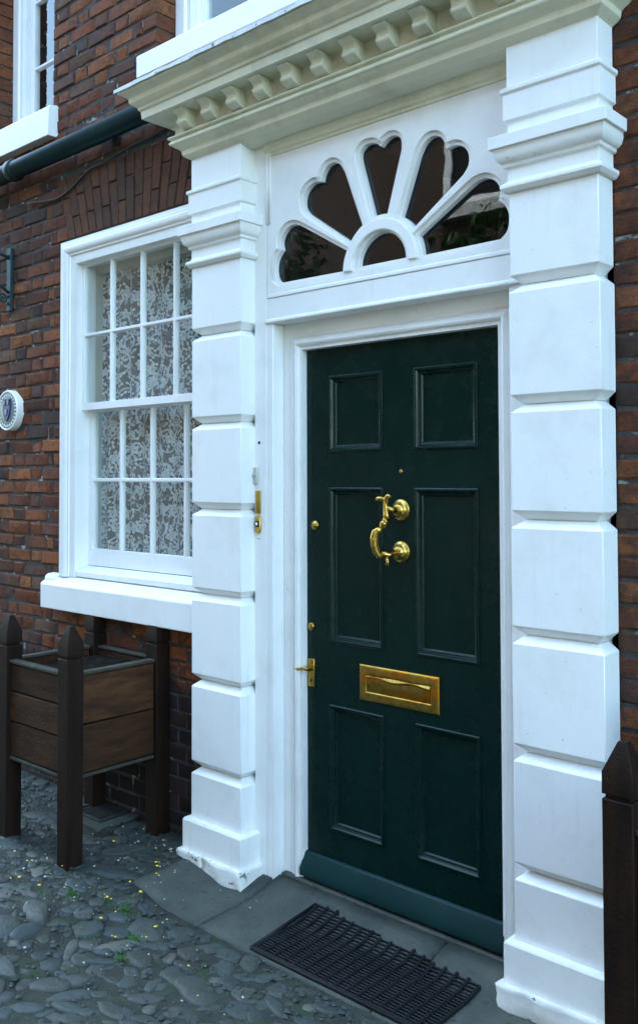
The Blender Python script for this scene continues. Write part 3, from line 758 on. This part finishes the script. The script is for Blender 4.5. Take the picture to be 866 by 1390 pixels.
# ------------------------------------------------------------------ windows
def bars_glass(win, x0, x1, z0, z1, y, vb, hb, bw=.020):
    """glazing bars and one pane for each light"""
    xs_ = [x0]+[v for v in vb]+[x1]; zs_ = [z0]+list(hb)+[z1]
    for v in vb:
        pr = [(v-bw/2, y+.026), (v-bw/2, y+.012), (v-.006, y), (v+.006, y), (v+bw/2, y+.012), (v+bw/2, y+.026)]
        q = B(); n = len(pr); q.add([(a, c, z0) for a, c in pr]+[(a, c, z1) for a, c in pr], [tuple(range(n)), tuple(range(2*n-1, n-1, -1))]+[(i, n+i, n+(i+1)%n, (i+1)%n) for i in range(n)])
        part('glazing_bar', q, 'sash', win, .0012)
    for h in hb:
        part('glazing_bar', B().prismx([(y+.0255, h-bw/2), (y+.012, h-bw/2), (y-.0004, h-.006), (y-.0004, h+.006), (y+.012, h+bw/2), (y+.0255, h+bw/2)], x0, x1), 'sash', win, .0012)
    for i in range(len(xs_)-1):
        for j in range(len(zs_)-1):
            rx, rz = R.uniform(-.0006, .0006), R.uniform(-.0006, .0006); t = .003
            a, b_, c, e = xs_[i]+.001, xs_[i+1]-.001, zs_[j]+.001, zs_[j+1]-.001; yy = y+.014
            q = B().add([(a, yy-rx-rz, c), (b_, yy+rx-rz, c), (b_, yy+rx+rz, e), (a, yy-rx+rz, e), (a, yy-rx-rz+t, c), (b_, yy+rx-rz+t, c), (b_, yy+rx+rz+t, e), (a, yy-rx+rz+t, e)],
                        [(0,3,2,1),(4,5,6,7),(0,1,5,4),(1,2,6,5),(2,3,7,6),(3,0,4,7)])
            part('pane', q, 'glass', win)
def sash(win, x0, x1, z0, z1, y, st, tr, br, dep=.034):
    q = B(); q.frame(x0+st, x1-st, z0, z1, [(0, y), (0, y+dep), (st, y+dep), (st, y)], True) if False else None
    q = B(); q.box(x0, x0+st, y, y+dep, z0, z1); q.box(x1-st, x1, y, y+dep, z0, z1)
    q.box(x0+st, x1-st, y+.0006, y+dep-.0006, z1-tr, z1); q.box(x0+st, x1-st, y+.0006, y+dep-.0006, z0, z0+br)
    return part('sash', q, 'sash', win, .002)
# --- ground floor window
wf = B()
ap = [(0, .10), (0, -.016), (.010, -.018), (.040, -.018), (.044, -.026), (.052, -.026), (.058, -.034), (.070, -.040), (.082, -.040), (.090, -.034), (.098, -.034), (.104, -.030), (.118, -.030), (.122, .006), (.122, .10)]
wf.frame(-3.950, -2.948, 1.105, 2.660, ap, False)
win = part('sash_window', wf, 'white', house, .001)
part('window_head', B().box(-4.068, -2.90, .10, .16, 2.62, 2.80), 'shutter', win)
sash(win, -3.962, -2.945, 1.928, 2.675, .020, .030, .028, .036)
bars_glass(win, -3.932, -2.975, 1.964, 2.647, .022, (-3.711, -3.472, -3.230), (2.303,))
sash(win, -3.962, -2.945, 1.160, 1.955, .062, .048, .034, .083)
bars_glass(win, -3.914, -2.993, 1.243, 1.921, .064, (-3.687, -3.450, -3.206), (1.583,))
part('inner_sill', B().prismx([(.099, 1.150), (.060, 1.158), (-.012, 1.135), (-.012, 1.11), (.099, 1.08)], -3.949, -2.949), 'white', win, .002)
part('sill', B().prismx([(.05, .945), (-.075, .945), (-.075, 1.066), (-.068, 1.073), (-.020, 1.102), (.05, 1.106)], -4.165, XL0-.002), 'white', win, .005)
part('sill_stool', B().prismx([(.0, 1.09), (-.055, 1.081), (-.052, 1.100), (-.038, 1.112), (.0, 1.116)], -4.160, -4.072), 'white', win, .004)
# inner linings and shutter, room behind
q = B(); q.box(-3.972, -3.952, .101, .145, 1.10, 2.72); q.box(-2.95, -2.93, .101, .34, 1.10, 2.72); q.box(-3.951, -2.951, .101, .34, 1.085, 1.10); q.box(-3.951, -2.951, .101, .34, 2.70, 2.72)
part('window_lining', q, 'shutter', win)
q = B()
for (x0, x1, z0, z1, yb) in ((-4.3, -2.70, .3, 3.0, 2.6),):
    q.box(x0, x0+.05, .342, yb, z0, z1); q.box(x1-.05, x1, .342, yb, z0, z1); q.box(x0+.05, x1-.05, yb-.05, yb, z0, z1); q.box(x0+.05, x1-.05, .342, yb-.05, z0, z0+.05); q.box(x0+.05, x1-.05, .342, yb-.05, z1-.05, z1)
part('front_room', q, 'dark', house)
q = B()
x0, x1, z0, z1, yb = -2.66, -1.30, -.1, 3.15, 2.4
q.box(x0, x0+.05, .13, yb, z0, z1); q.box(x1-.05, x1, .13, yb, z0, z1); q.box(x0+.05, x1-.05, yb-.05, yb, z0, z1); q.box(x0+.05, x1-.05, .13, yb-.05, z0, z0+.05); q.box(x0+.05, x1-.05, .13, yb-.05, z1-.05, z1)
part('hall', q, 'hall', house)
# --- upper windows, set back in brick reveals
def upper(x0, x1, z0, z1, sx0, sx1, vb, hb, box_=.115):
    q = B(); q.frame(x0+box_, x1-box_, z0+.03, z1-.1, [(0, .20), (0, .125), (.018, .122), (.030, .114), (.040, .12), (.062, .12), (.068, .108), (box_-.002, .108), (box_-.002, .20)], False)
    wn = part('sash_window', q, 'white', house, .001)
    sash(wn, x0+box_-.01, x1-box_+.01, z0+.035, z1-.11, .150, .05, .05, .075)
    bars_glass(wn, x0+box_+.04, x1-box_-.04, z0+.11, z1-.16, .152, vb, hb)
    part('sill', B().prismx([(.125, z0-.16 if x0 < -4 else z0-.11), (-.05, z0-.16 if x0 < -4 else z0-.11), (-.05, z0-.012), (-.04, z0-.002), (.125, z0+.032)], sx0, sx1), 'white', wn, .004)
    q = B(); a, b_, c, e = x0-.1, x1+.1, z0-.15, z1+.05
    q.box(a, a+.04, .342, 2, c, e); q.box(b_-.04, b_, .342, 2, c, e); q.box(a+.04, b_-.04, 1.96, 2, c, e); q.box(a+.04, b_-.04, .342, 1.96, c, c+.04); q.box(a+.04, b_-.04, .342, 1.96, e-.04, e)
    part('upper_room', q, 'hall', house)
    return wn
upper(-4.797, -4.05, 3.512, 4.75, -4.85, -4.160, (), (3.90, 4.28), .125)
upper(-3.332, -.803, 3.534, 4.75, -3.418, -.71, (-2.75, -2.42, -2.06, -1.70, -1.38), (3.95,), .13)

# --- lace curtain hanging inside the ground floor window
lc = bpy.data.meshes.new('lace_curtain'); bm = bmesh.new(); uvl = bm.loops.layers.uv.new('UVMap')
nxc, nzc = 110, 30; gv = []
for j in range(nzc+1):
    rowv = []
    for i in range(nxc+1):
        t = i/nxc; x = -3.949+.999*t; z_ = 1.155+1.545*j/nzc
        amp = .012+.004*math.sin(7*t)
        y = .140+amp*math.sin(2*math.pi*(9*t+.35*math.sin(5*t)))+.003*math.sin(40*t+z_*3)
        rowv.append(bm.verts.new((x, y, z_)))
    gv.append(rowv)
for j in range(nzc):
    for i in range(nxc):
        f = bm.faces.new((gv[j][i], gv[j][i+1], gv[j+1][i+1], gv[j+1][i])); f.smooth = True
        for lp_, (a, c) in zip(f.loops, ((i, j), (i+1, j), (i+1, j+1), (i, j+1))): lp_[uvl].uv = (a/nxc*1.42, c/nzc*1.95)
bm.to_mesh(lc); bm.free(); lc.materials.append(M['lace'])
tag(link('lace_curtain', lc), 'white floral lace net curtain hanging behind the ground floor sash window', 'curtain')

# ------------------------------------------------------------------ pipe and cable on the wall
q = B(); q.tube([(-6.6, -.075, 3.212), (-2.98, -.075, 3.236)], .0475, 24)
pipe = part('gutter_pipe', q, 'pipe', house, 0, True)
q = B(); q.tube([(-4.475, -.075, 3.2261), (-4.468, -.075, 3.2261), (-4.43, -.075, 3.2264), (-4.423, -.075, 3.2264)], [.050, .058, .058, .050], 24)
part('pipe_collar', q, 'pipe', pipe, .002, True)
for xx in (-5.5, -3.62):
    q = B(); q.box(xx-.012, xx+.012, -.03, .02, 3.175, 3.215)
    part('pipe_bracket', q, 'iron', pipe)
q = B(); cp = []
for i in range(40):
    t = i/39; x = -4.42+1.42*t
    zc_ = 3.055 + .13*t - .05*math.sin(min(t*2.4, 1)*math.pi) + .006*math.sin(t*22)
    cp.append((x, -.012-.004*math.sin(t*17), zc_))
q.tube(cp, .0055, 8)
part('cable', q, 'iron', house, 0, True, label='thin black cable sagging across the brick arch')

# ------------------------------------------------------------------ round plaque with shield
PXC, PZC = -4.575, 1.958
plq = thing('wall_plaque', 'small round pale green plaque with blue shield on brick wall', 'plaque', (PXC, 0, PZC))
part('disc', B().lathe((PXC, 0, PZC), [(.102, .006), (.106, -.026), (.104, -.032), (.098, -.034), (.001, -.034)], 40), 'plaqueg', plq, 0)
part('rim', B().lathe((PXC, 0, PZC), [(.098, -.0345), (.100, -.038), (.106, -.038), (.110, -.032), (.110, .004), (.1055, .004)], 40, False), 'sash', plq, 0)
shp = [(-.038, .055), (.038, .055), (.038, .0), (.032, -.028), (.018, -.052), (0, -.068), (-.018, -.052), (-.032, -.028), (-.038, 0)]
part('shield', B().prism([(PXC+x, PZC+.008+z_) for x, z_ in shp], -.041, -.0345), 'blue', plq, .0015)
for dx, dz, s_ in ((-.018, .034, 1), (.018, .034, 1), (0, -.018, 1.15)):
    e_ = [(-.009, .014), (-.004, .010), (0, .015), (.004, .010), (.009, .014), (.009, -.006), (0, -.017), (-.009, -.006)]
    part('emblem', B().prism([(PXC+dx+x*s_, PZC+.008+dz+z_*s_) for x, z_ in e_], -.0445, -.0413), 'plaqueg', plq, .001)
for k in range(26):
    a = 2*math.pi*k/26
    part('letter_mark', B().prism([(PXC+.084*math.cos(a)+x*math.cos(a)-z_*math.sin(a), PZC+.084*math.sin(a)+x*math.sin(a)+z_*math.cos(a)) for x, z_ in ((-.006, -.0035), (.006, -.0035), (.006, .0035), (-.006, .0035))], -.036, -.0338), 'sash', plq)

# ------------------------------------------------------------------ wall bracket for a hanging sign (runs out of the picture)
BX = -4.595
br = thing('sign_bracket', 'dark green iron sign bracket bolted to bricks above the plaque', 'bracket', (BX, 0, 2.5))
part('back_plate', B().box(BX-.022, BX+.022, -.022, -.002, 2.50, 2.845), 'irong', br, .004)
part('arm', B().tube([(BX, -.02, 2.79), (BX, -.06, 2.805), (BX, -.25, 2.81), (BX, -.62, 2.81)], [.010, .009, .009, .008], 10), 'irong', br, 0, True)
part('stay', B().tube([(BX, -.02, 2.60), (BX, -.07, 2.635), (BX, -.16, 2.70), (BX, -.28, 2.765), (BX, -.42, 2.80)], .008, 10), 'irong', br, 0, True)
sp_ = [(BX, -.035-.03*(1-i/26)*math.cos(i*.42)-.02, 2.565+.03*(1-i/26)*math.sin(i*.42)) for i in range(25)]
part('scroll', B().tube(sp_, .006, 8), 'irong', br, 0, True)
for z_ in (2.54, 2.58, 2.80): part('bolt', B().lathe((BX, -.022, z_), [(.009, 0), (.008, -.008), (.001, -.010)], 10), 'irong', br, 0, True)

# ------------------------------------------------------------------ wooden planters
GRP = 'square wooden planters by the wall'
def make_planter(x0, x1, y0, y1, g0):
    t = thing('planter', 'square brown wooden planter of earth with pointed posts below the window', 'planter', (x0, y0, g0), GRP)
    pw = .074
    for i, (a, c) in enumerate(((x0, y0), (x1-pw, y0), (x0, y1-pw), (x1-pw, y1-pw))):
        jx = R.uniform(-.004, .004); h = R.uniform(-.006, .006)
        q = B(); q.box(a, a+pw, c, c+pw, g0-.03, .866+h)
        po = part('post', q, 'wood', t, .003)
        cz0 = .876+h; e = .004; cx_, cy_ = a+pw/2, c+pw/2
        q = B(); q.box(a+.006, a+pw-.006, c+.006, c+pw-.006, .866+h, cz0)
        v = [(a, c, cz0), (a+pw, c, cz0), (a+pw, c+pw, cz0), (a, c+pw, cz0), (a, c, cz0+.05), (a+pw, c, cz0+.05), (a+pw, c+pw, cz0+.05), (a, c+pw, cz0+.05)]
        v += [(cx_+sx*.011+jx, cy_+sy*.011, cz0+.118) for sx, sy in ((-1, -1), (1, -1), (1, 1), (-1, 1))]
        q.add(v, [(3,2,1,0)]+[(k, (k+1)%4, 4+(k+1)%4, 4+k) for k in range(4)]+[(4+k, 4+(k+1)%4, 8+(k+1)%4, 8+k) for k in range(4)]+[(8,9,10,11)])
        part('finial', q, 'moss' if False else 'wood', po, .002)
    def side(ax, lo, hi, at, zs_, thick=.024):
        for k in range(len(zs_)-1):
            za, zb = zs_[k]+.003, zs_[k+1]-.003; w_ = R.uniform(-.0025, .0025)
            if ax == 'x': q = B().box(lo, hi, at+w_, at+thick+w_, za, zb)
            else: q = B().box(at+w_, at+thick+w_, lo, hi, za, zb)
            cm = sum((Vector(v) for v in q.v), Vector())/len(q.v); rot = Matrix.Rotation(R.uniform(-.009, .009), 3, 'Y' if ax == 'x' else 'X')
            q.v = [tuple(cm+rot@(Vector(v)-cm)) for v in q.v]
            part('plank', q, 'plank', t, .003)
    m_ = .018
    side('x', x0+pw, x1-pw, y0+m_, (.400, .548, .676, .795))
    side('y', y0+pw, y1-pw, x1-m_-.024, (.400, .595, .795))
    side('x', x0+pw, x1-pw, y1-m_-.024, (.400, .595, .795))
    side('y', y0+pw, y1-pw, x0+m_, (.400, .595, .795))
    for q in (B().box(x0+pw, x1-pw, y0+m_-.008, y0+m_+.032, .796, .809), B().box(x0+pw, x1-pw, y1-m_-.032, y1-m_+.006, .796, .809),
              B().box(x1-m_-.032, x1-m_+.008, y0+pw, y1-pw, .7955, .8085), B().box(x0+m_-.008, x0+m_+.032, y0+pw, y1-pw, .7955, .8085)):
        part('rim', q, 'moss', t, .003)
    for q in (B().box(x0+pw, x1-pw, y0+m_-.003, y0+m_+.022, .384, .397), B().box(x1-m_-.020, x1-m_+.004, y0+pw, y1-pw, .384, .397)):
        part('bottom_batten', q, 'moss', t, .002)
    part('bottom_board', B().box(x0+.045, x1-.045, y0+.045, y1-.045, .402, .42), 'wood', t)
    return t
PX0, PX1, PY0, PY1 = -3.762, -3.216, -.520, -.008
pl1 = make_planter(PX0, PX1, PY0, PY1, .055)
def soil(x0, x1, y0, y1):
    q = B(); n = 26
    for j in range(n+1):
        for i in range(n+1):
            x = x0+(x1-x0)*i/n; y = y0+(y1-y0)*j/n
            q.v.append((x, y, .768+.014*noise.noise((x*12, y*12, 3))+.010*noise.noise((x*40, y*40, 1))))
    for j in range(n):
        for i in range(n): q.f.append((j*(n+1)+i, j*(n+1)+i+1, (j+1)*(n+1)+i+1, (j+1)*(n+1)+i))
    o = part('soil', q, 'soil', None, 0, True); o['kind'] = 'stuff'; return o
tag(soil(PX0+.043, PX1-.043, PY0+.043, PY1-.043), 'dark crumbly soil filling the planter below the window', 'soil')
# the second one, cut by the right edge: a copy of the first and of each of its parts
def copy_tree(o, parent=None):
    c = o.copy(); C.objects.link(c)
    if parent:
        c.parent = parent; c.matrix_parent_inverse = o.matrix_parent_inverse.copy()
    for ch in [k for k in o.children]: copy_tree(ch, c)
    return c
pl2 = copy_tree(pl1); pl2.location = (-.957, -.565, .05)
pl2['label'] = 'wooden planter post with pointed top beside the right pilaster'
tag(soil(-.914, -.454, -.522, -.096), 'dark soil in the planter right of the doorway', 'soil')

# ------------------------------------------------------------------ drain grate under the planter
DG = (-3.735, -3.50, -.150, .0)
dg = thing('drain_grate', 'black iron drain grate in the ground under the wooden planter', 'drain', (-3.62, -.08, .05))
gzr = gz(-3.6, -.1)+.004
q = B(); q.frame(-3.715, -3.515, -.155, -.02, [(0, 0), (0, .02), (.016, .02), (.016, 0)], True)
q.v = [(x, z_, gzr+.012-y) for x, y, z_ in q.v]
part('frame', q, 'iron', dg, .002)
for k in range(8):
    xx = -3.698+.0238*k
    part('bar', B().box(xx, xx+.009, -.155, -.02, gzr-.004, gzr+.009), 'iron', dg)
part('pit', B().box(-3.714, -3.516, -.154, -.021, gzr-.002, gzr+.001), 'black', dg)
q = B(); q.frame(-3.732, -3.498, -.172, -.003, [(0, 0), (0, .02), (.05, .02), (.05, 0)], True); q.v = [(x, z_, gzr+.006-y*.8) for x, y, z_ in q.v]
part('surround', q, 'flag', dg, .003)

# ------------------------------------------------------------------ pavement slabs at the door
pav = B(); pav.box(-2.9, -1.0, -.42, -.41, -.06, -.05)
pave = part('pavement', pav, 'flag', None); pave['kind'] = 'structure'
def slab(xa, xb, ya, yb, nx_=14, ny_=8):
    q = B()
    for j in range(ny_+1):
        for i in range(nx_+1):
            x = xa+(xb-xa)*i/nx_; y = ya+(yb-ya)*j/ny_
            edge = (i in (0, nx_)) or (j in (0, ny_))
            q.v.append((x+.004*noise.noise((y*9, x, 2))*(i in (0, nx_)), y+.004*noise.noise((x*9, y, 4))*(j in (0, ny_)), gz(x, y)+.006+.0016*noise.noise((x*7, y*7, 0))-(.004 if edge else 0)))
    k = len(q.v)
    q.v += [(x, y, z_-.05) for x, y, z_ in q.v]
    for j in range(ny_):
        for i in range(nx_): q.f.append((j*(nx_+1)+i, j*(nx_+1)+i+1, (j+1)*(nx_+1)+i+1, (j+1)*(nx_+1)+i))
    per = [i for i in range(nx_)] + [j*(nx_+1)+nx_ for j in range(ny_)] + [ny_*(nx_+1)+i for i in range(nx_, 0, -1)] + [j*(nx_+1) for j in range(ny_, 0, -1)]
    for a, b_ in zip(per, per[1:]+per[:1]): q.f.append((a, k+a, k+b_, b_))
    return part('flagstone', q, 'flag', pave, 0, True)
slab(-2.955, -2.572, -.395, -.0)
slab(-2.565, -1.785, -.395, .016)
slab(-1.778, -1.0, -.395, .016)

# ------------------------------------------------------------------ rubber mat, broken along the back edge
MX0, MX1, MY0, MY1 = -2.295, -1.58, -.375, -.062
mat_ = thing('door_mat', 'black rubber grid door mat with broken back edge', 'mat', (MX0, MY0, .03))
mz = lambda y: gz(-2, y)+.005
ny_ = 23; nxm = 17
for j in range(ny_):
    y = MY0+(MY1-MY0)*j/(ny_-1)
    xa, xb = MX0, MX1
    if j == ny_-1: xb = MX0+.10
    elif j == ny_-2: xb = MX0+.30
    elif j == ny_-3: xb = MX0+.52
    pts = []
    for k in range(9):
        x = xa+(xb-xa)*k/8; pts.append((x, y+.002*noise.noise((x*8, j, 0)), mz(y)+.005+.002*noise.noise((x*6, j, 3))))
    part('strip', B().tube(pts, .0042, 6), 'rubber', mat_)
for i in range(nxm):
    x = MX0+(MX1-MX0)*i/(nxm-1)
    yt = MY1 if x < MX0+.10 else MY1-.014 if x < MX0+.30 else MY1-.028 if x < MX0+.52 else MY1-.042
    yt += R.uniform(-.008, .012)
    part('rib', B().tube([(x, MY0+(yt-MY0)*k/5, mz(MY0+(yt-MY0)*k/5)+.007) for k in range(6)], [.0062]*6, 6), 'rubber', mat_)
q = B(); pts = [(MX0-.010, MY1, mz(MY1)+.004), (MX0-.010, MY0-.010, mz(MY0)+.004), (MX1, MY0-.010, mz(MY0)+.004)]
part('border', B().tube(pts[:2], .0075, 8).tube(pts[1:], .0075, 8), 'rubber', mat_, 0, True)

# ------------------------------------------------------------------ cobbles
def stone_mesh(seed):
    rr = random.Random(seed); sg = 12; q = B()
    cor = sorted(rr.uniform(0, 2*math.pi) for _ in range(rr.choice((4, 5, 6))))
    rad_ = []
    for k in range(sg):
        a = 2*math.pi*k/sg; near = min(min(abs(a-c), 2*math.pi-abs(a-c)) for c in cor)
        rad_.append(1.12-.26*min(near, .8)+rr.uniform(-.08, .08))
    tilt = (rr.uniform(-.28, .28), rr.uniform(-.28, .28)); ox, oy = rr.uniform(-.15, .15), rr.uniform(-.15, .15)
    for rr_, hz_ in ((1.0, -.9), (.97, .02), (.80, .36), (.45, .48)):
        for k in range(sg):
            a = 2*math.pi*k/sg; x = rr_*rad_[k]*math.cos(a)+ox*(1-rr_); y = rr_*rad_[k]*math.sin(a)+oy*(1-rr_)
            q.v.append((x, y, hz_+tilt[0]*x+tilt[1]*y+rr.uniform(-.07, .07)))
    q.v.append((ox, oy, .50))
    for i in range(3):
        for k in range(sg): q.f.append((i*sg+k, i*sg+(k+1)%sg, (i+1)*sg+(k+1)%sg, (i+1)*sg+k))
    for k in range(sg): q.f.append((3*sg+k, 3*sg+(k+1)%sg, 4*sg))
    return q
SB = [stone_mesh(i) for i in range(22)]
SM = [b_.mesh('cobble', M['cobble'], True) for b_ in SB]
placed = []
def ok_place(x, y, r_):
    if y > -.02-.3*r_: return False
    if x > -2.975-.6*r_ and y > -.405-.6*r_ : return False
    if -3.77 < x < -3.47 and y > -.20: return False
    for a, b_, c in placed:
        if (a-x)**2+(b_-y)**2 < (.71*(c+r_))**2: return False
    return True
tries = 0
while tries < 34000 and len(placed) < 2200:
    tries += 1
    x = R.uniform(-6.0, -.9); y = R.uniform(-1.9, .0)
    base = .056 if tries < 500 else .039 if tries < 12000 else .023
    r_ = base*R.uniform(.75, 1.25)
    if ok_place(x, y, r_): placed.append((x, y, r_))
def cscore(c):
    p = proj((c[0], c[1], gz(c[0], c[1])))
    if not p or not (-30 < p[0] < 896 and 900 < p[1] < 1420): return 0
    return (c[2]/p[2])**2
placed.sort(key=lambda c: -cscore(c))
mass = B()
for i, (x, y, r_) in enumerate(placed):
    k = R.randrange(22); el = R.choice((1.05, 1.2, 1.4, 1.8, 2.3))*R.uniform(.92, 1.08); ang = R.gauss(.25, .55); sx, sy, sz = r_*el**.75, r_/el**.55*1.04, r_*R.uniform(.20, .46)
    zz_ = gz(x, y)-.007+R.uniform(-.006, .003)
    if i < 300:
        o = link('cobble', SM[k], ground, wloc=(x, y, zz_)); o.scale = (sx, sy, sz); o.rotation_euler = (R.uniform(-.12, .12), R.uniform(-.12, .12), ang)
    else:
        ca, sa = math.cos(ang), math.sin(ang)
        mass.add([(x+ca*v[0]*sx-sa*v[1]*sy, y+sa*v[0]*sx+ca*v[1]*sy, zz_+v[2]*sz) for v in SB[k].v], SB[k].f)
mo = part('cobble_mass', mass, 'cobble', ground, 0, True); mo['kind'] = 'stuff'

# petals, grit and moss between the stones
def scatter(name, n, mat, size, flat, label, cat_, spots):
    q = B()
    for _ in range(n):
        s0 = R.choice(spots); x = R.gauss(s0[0], s0[2]); y = R.gauss(s0[1], s0[3])
        if y > -.01 or (x > -3.05 and y > -.13): continue
        s_ = size*R.choice((.35, .5, .7, 1., 1.5)); a = R.uniform(0, 6.3); z_ = gz(x, y)+R.uniform(.006, .018)
        k = 5
        ring = [(x+s_*math.cos(a+2*math.pi*i/k)*R.uniform(.7, 1.1), y+s_*math.sin(a+2*math.pi*i/k)*R.uniform(.5, 1.), z_+R.uniform(-.3, .3)*s_) for i in range(k)]
        q.add(ring+[(x, y, z_+s_*flat), (x, y, z_-s_*flat)], [(i, (i+1)%k, k) for i in range(k)]+[((i+1)%k, i, k+1) for i in range(k)])
    o = part(name, q, mat, None); o['kind'] = 'stuff'; tag(o, label, cat_)
scatter('fallen_petals', 85, 'petal', .0062, .35, 'tiny yellow petals fallen on the cobbles around the planter', 'petals',
        [(-3.1, -.33, .16, .12), (-3.35, -.62, .30, .10), (-3.6, -.75, .25, .12), (-2.95, -.50, .2, .10), (-3.0, -.2, .06, .08), (-2.7, -.62, .2, .1)])
scatter('pale_grit', 170, 'grit', .0048, .6, 'pale grit and stone crumbs scattered between the cobbles', 'grit',
        [(-3.1, -.5, .45, .25), (-3.6, -.7, .4, .3), (-2.7, -.75, .35, .2), (-3.05, -.15, .2, .12)])
q = B(); oct_ = [(1,0,0),(0,1,0),(-1,0,0),(0,-1,0),(0,0,.8)]
for _ in range(2600):
    x = R.uniform(-4.6, -1.2); y = -abs(R.gauss(0, .62))-.02
    if (x > -2.98 and y > -.41) or y < -1.6: continue
    s_ = R.choice((.005, .007, .010, .015)); a = R.uniform(0, 6.3); f = R.uniform(.55, 1)
    q.add([(x+s_*(px_*math.cos(a)-py_*f*math.sin(a))*R.uniform(.8, 1.2), y+s_*(px_*math.sin(a)+py_*f*math.cos(a))*R.uniform(.8, 1.2), gz(x, y)+s_*.7*pz_) for px_, py_, pz_ in oct_], [(0,1,4),(1,2,4),(2,3,4),(3,0,4)])
o = part('pebbles', q, 'cobble', None, 0, True, fix=False); o['kind'] = 'stuff'; tag(o, 'small dark pebbles and grit lying in the joints between the cobbles', 'pebbles')
q = B()
for (mx_, my_, mr) in ((-2.83, -.52, .035), (-2.68, -.60, .03), (-2.80, -.70, .03), (-3.02, -.62, .02), (-2.6, -.70, .025), (-3.02, -.04, .03), (-3.0, -.10, .025), (-3.25, -.86, .03)):
    for _ in range(150):
        a, rr_ = R.uniform(0, 6.3), mr*abs(R.gauss(0, .6)); x, y = mx_+rr_*1.6*math.cos(a), my_+rr_*math.sin(a); h = R.uniform(.003, .008); t = R.uniform(0, 6.3)
        z_ = gz(x, y)+.002
        q.add([(x-.003*math.cos(t), y-.003*math.sin(t), z_), (x+.003*math.cos(t), y+.003*math.sin(t), z_), (x+R.uniform(-.006, .006), y+R.uniform(-.006, .006), z_+h)], [(0, 1, 2)])
o = part('moss_tufts', q, 'mossg', None, fix=False); o['kind'] = 'stuff'; tag(o, 'small bright green moss tufts growing between cobbles', 'moss')

# ------------------------------------------------------------------ across the street: what the glass reflects
def far_brick():
    mt, n, b = newmat('far_brickwork'); 
    bt = n.nodes.new('ShaderNodeTexBrick'); bt.inputs['Scale'].default_value = 1
    bt.inputs['Color1'].default_value = (.07, .034, .022, 1); bt.inputs['Color2'].default_value = (.05, .026, .02, 1); bt.inputs['Mortar'].default_value = (.05, .045, .04, 1)
    bt.inputs['Brick Width'].default_value = .225; bt.inputs['Row Height'].default_value = .075; bt.inputs['Mortar Size'].default_value = .010
    mp = n.nodes.new('ShaderNodeMapping'); mp.inputs['Rotation'].default_value = (rad(90), 0, 0)
    g_ = n.nodes.new('ShaderNodeNewGeometry'); n.links.new(g_.outputs['Position'], mp.inputs[0]); n.links.new(mp.outputs[0], bt.inputs['Vector'])
    setc(n, b, bt.outputs[0]); b.inputs['Roughness'].default_value = .9; return mt
M['farbrick'] = far_brick()
opp = thing('opposite_house', 'brick house across the street, seen only as reflection in the fanlight', 'house', (-5, -7.0, 0))
part('wall', B().box(-22, 6, -11.5, -7.0, -.2, 8.2), 'farbrick', opp)
part('roof', B().prismx([(-6.8, 8.2), (-6.8, 8.32), (-9.25, 10.0), (-11.7, 8.32), (-11.7, 8.2)], -22.2, 6.2), 'slate', opp)
for xx in (-6.45, -3.4, -.3, 2.8):
    for z_ in (1.0, 5.02):
        wn = part('window', B().frame(xx, xx+1.1, z_, z_+1.9, [(0, -6.995), (0, -6.950), (.09, -6.950), (.09, -6.995)]), 'sash', opp)
        part('pane', B().box(xx, xx+1.1, -6.994, -6.980, z_, z_+1.9), 'black', wn)
        part('sill', B().box(xx-.2, xx+1.3, -6.995, -6.850, z_-.25, z_-.095), 'stonew', wn)
def tree(x, y, h, r_, seed, lab):
    rr = random.Random(seed)
    t = thing('street_tree', lab, 'tree', (x, y, 0), 'trees across the street')
    q = B(); q.tube([(x, y, 0), (x+.05, y, h*.3), (x, y+.05, h*.6)], [.16, .12, .07], 8)
    for k in range(5):
        a = k*1.26; q.tube([(x, y, h*(.35+.05*k)), (x+.5*r_*math.cos(a), y+.5*r_*math.sin(a), h*(.55+.05*k))], [.06, .025], 6)
    part('trunk', q, 'bark', t)
    q = B()
    cl = [(x+r_*rr.uniform(-.75, .75), y+r_*rr.uniform(-.75, .75), h*rr.uniform(.42, .95), r_*rr.uniform(.25, .45)) for _ in range(22)]
    for _ in range(2600):
        c = rr.choice(cl); v = Vector((rr.gauss(0, 1), rr.gauss(0, 1), rr.gauss(0, 1))).normalized()*c[3]*rr.uniform(.6, 1.05)
        p = Vector(c[:3])+v; a = Vector((rr.gauss(0, 1), rr.gauss(0, 1), rr.gauss(0, 1))).normalized(); b_ = a.orthogonal().normalized(); s_ = rr.uniform(.05, .10)
        q.add([p-a*s_, p+b_*s_*.5, p+a*s_, p-b_*s_*.5], [(0, 1, 2, 3)])
    part('crown', q, 'leaf', t, fix=False)
tree(-8.4, -5.7, 4.9, 1.4, 1, 'taller dense green tree across the street, reflected low in the fanlight')
tree(-6.1, -5.9, 4.55, 1.1, 2, 'shorter bushy green tree across the street beside the taller one')
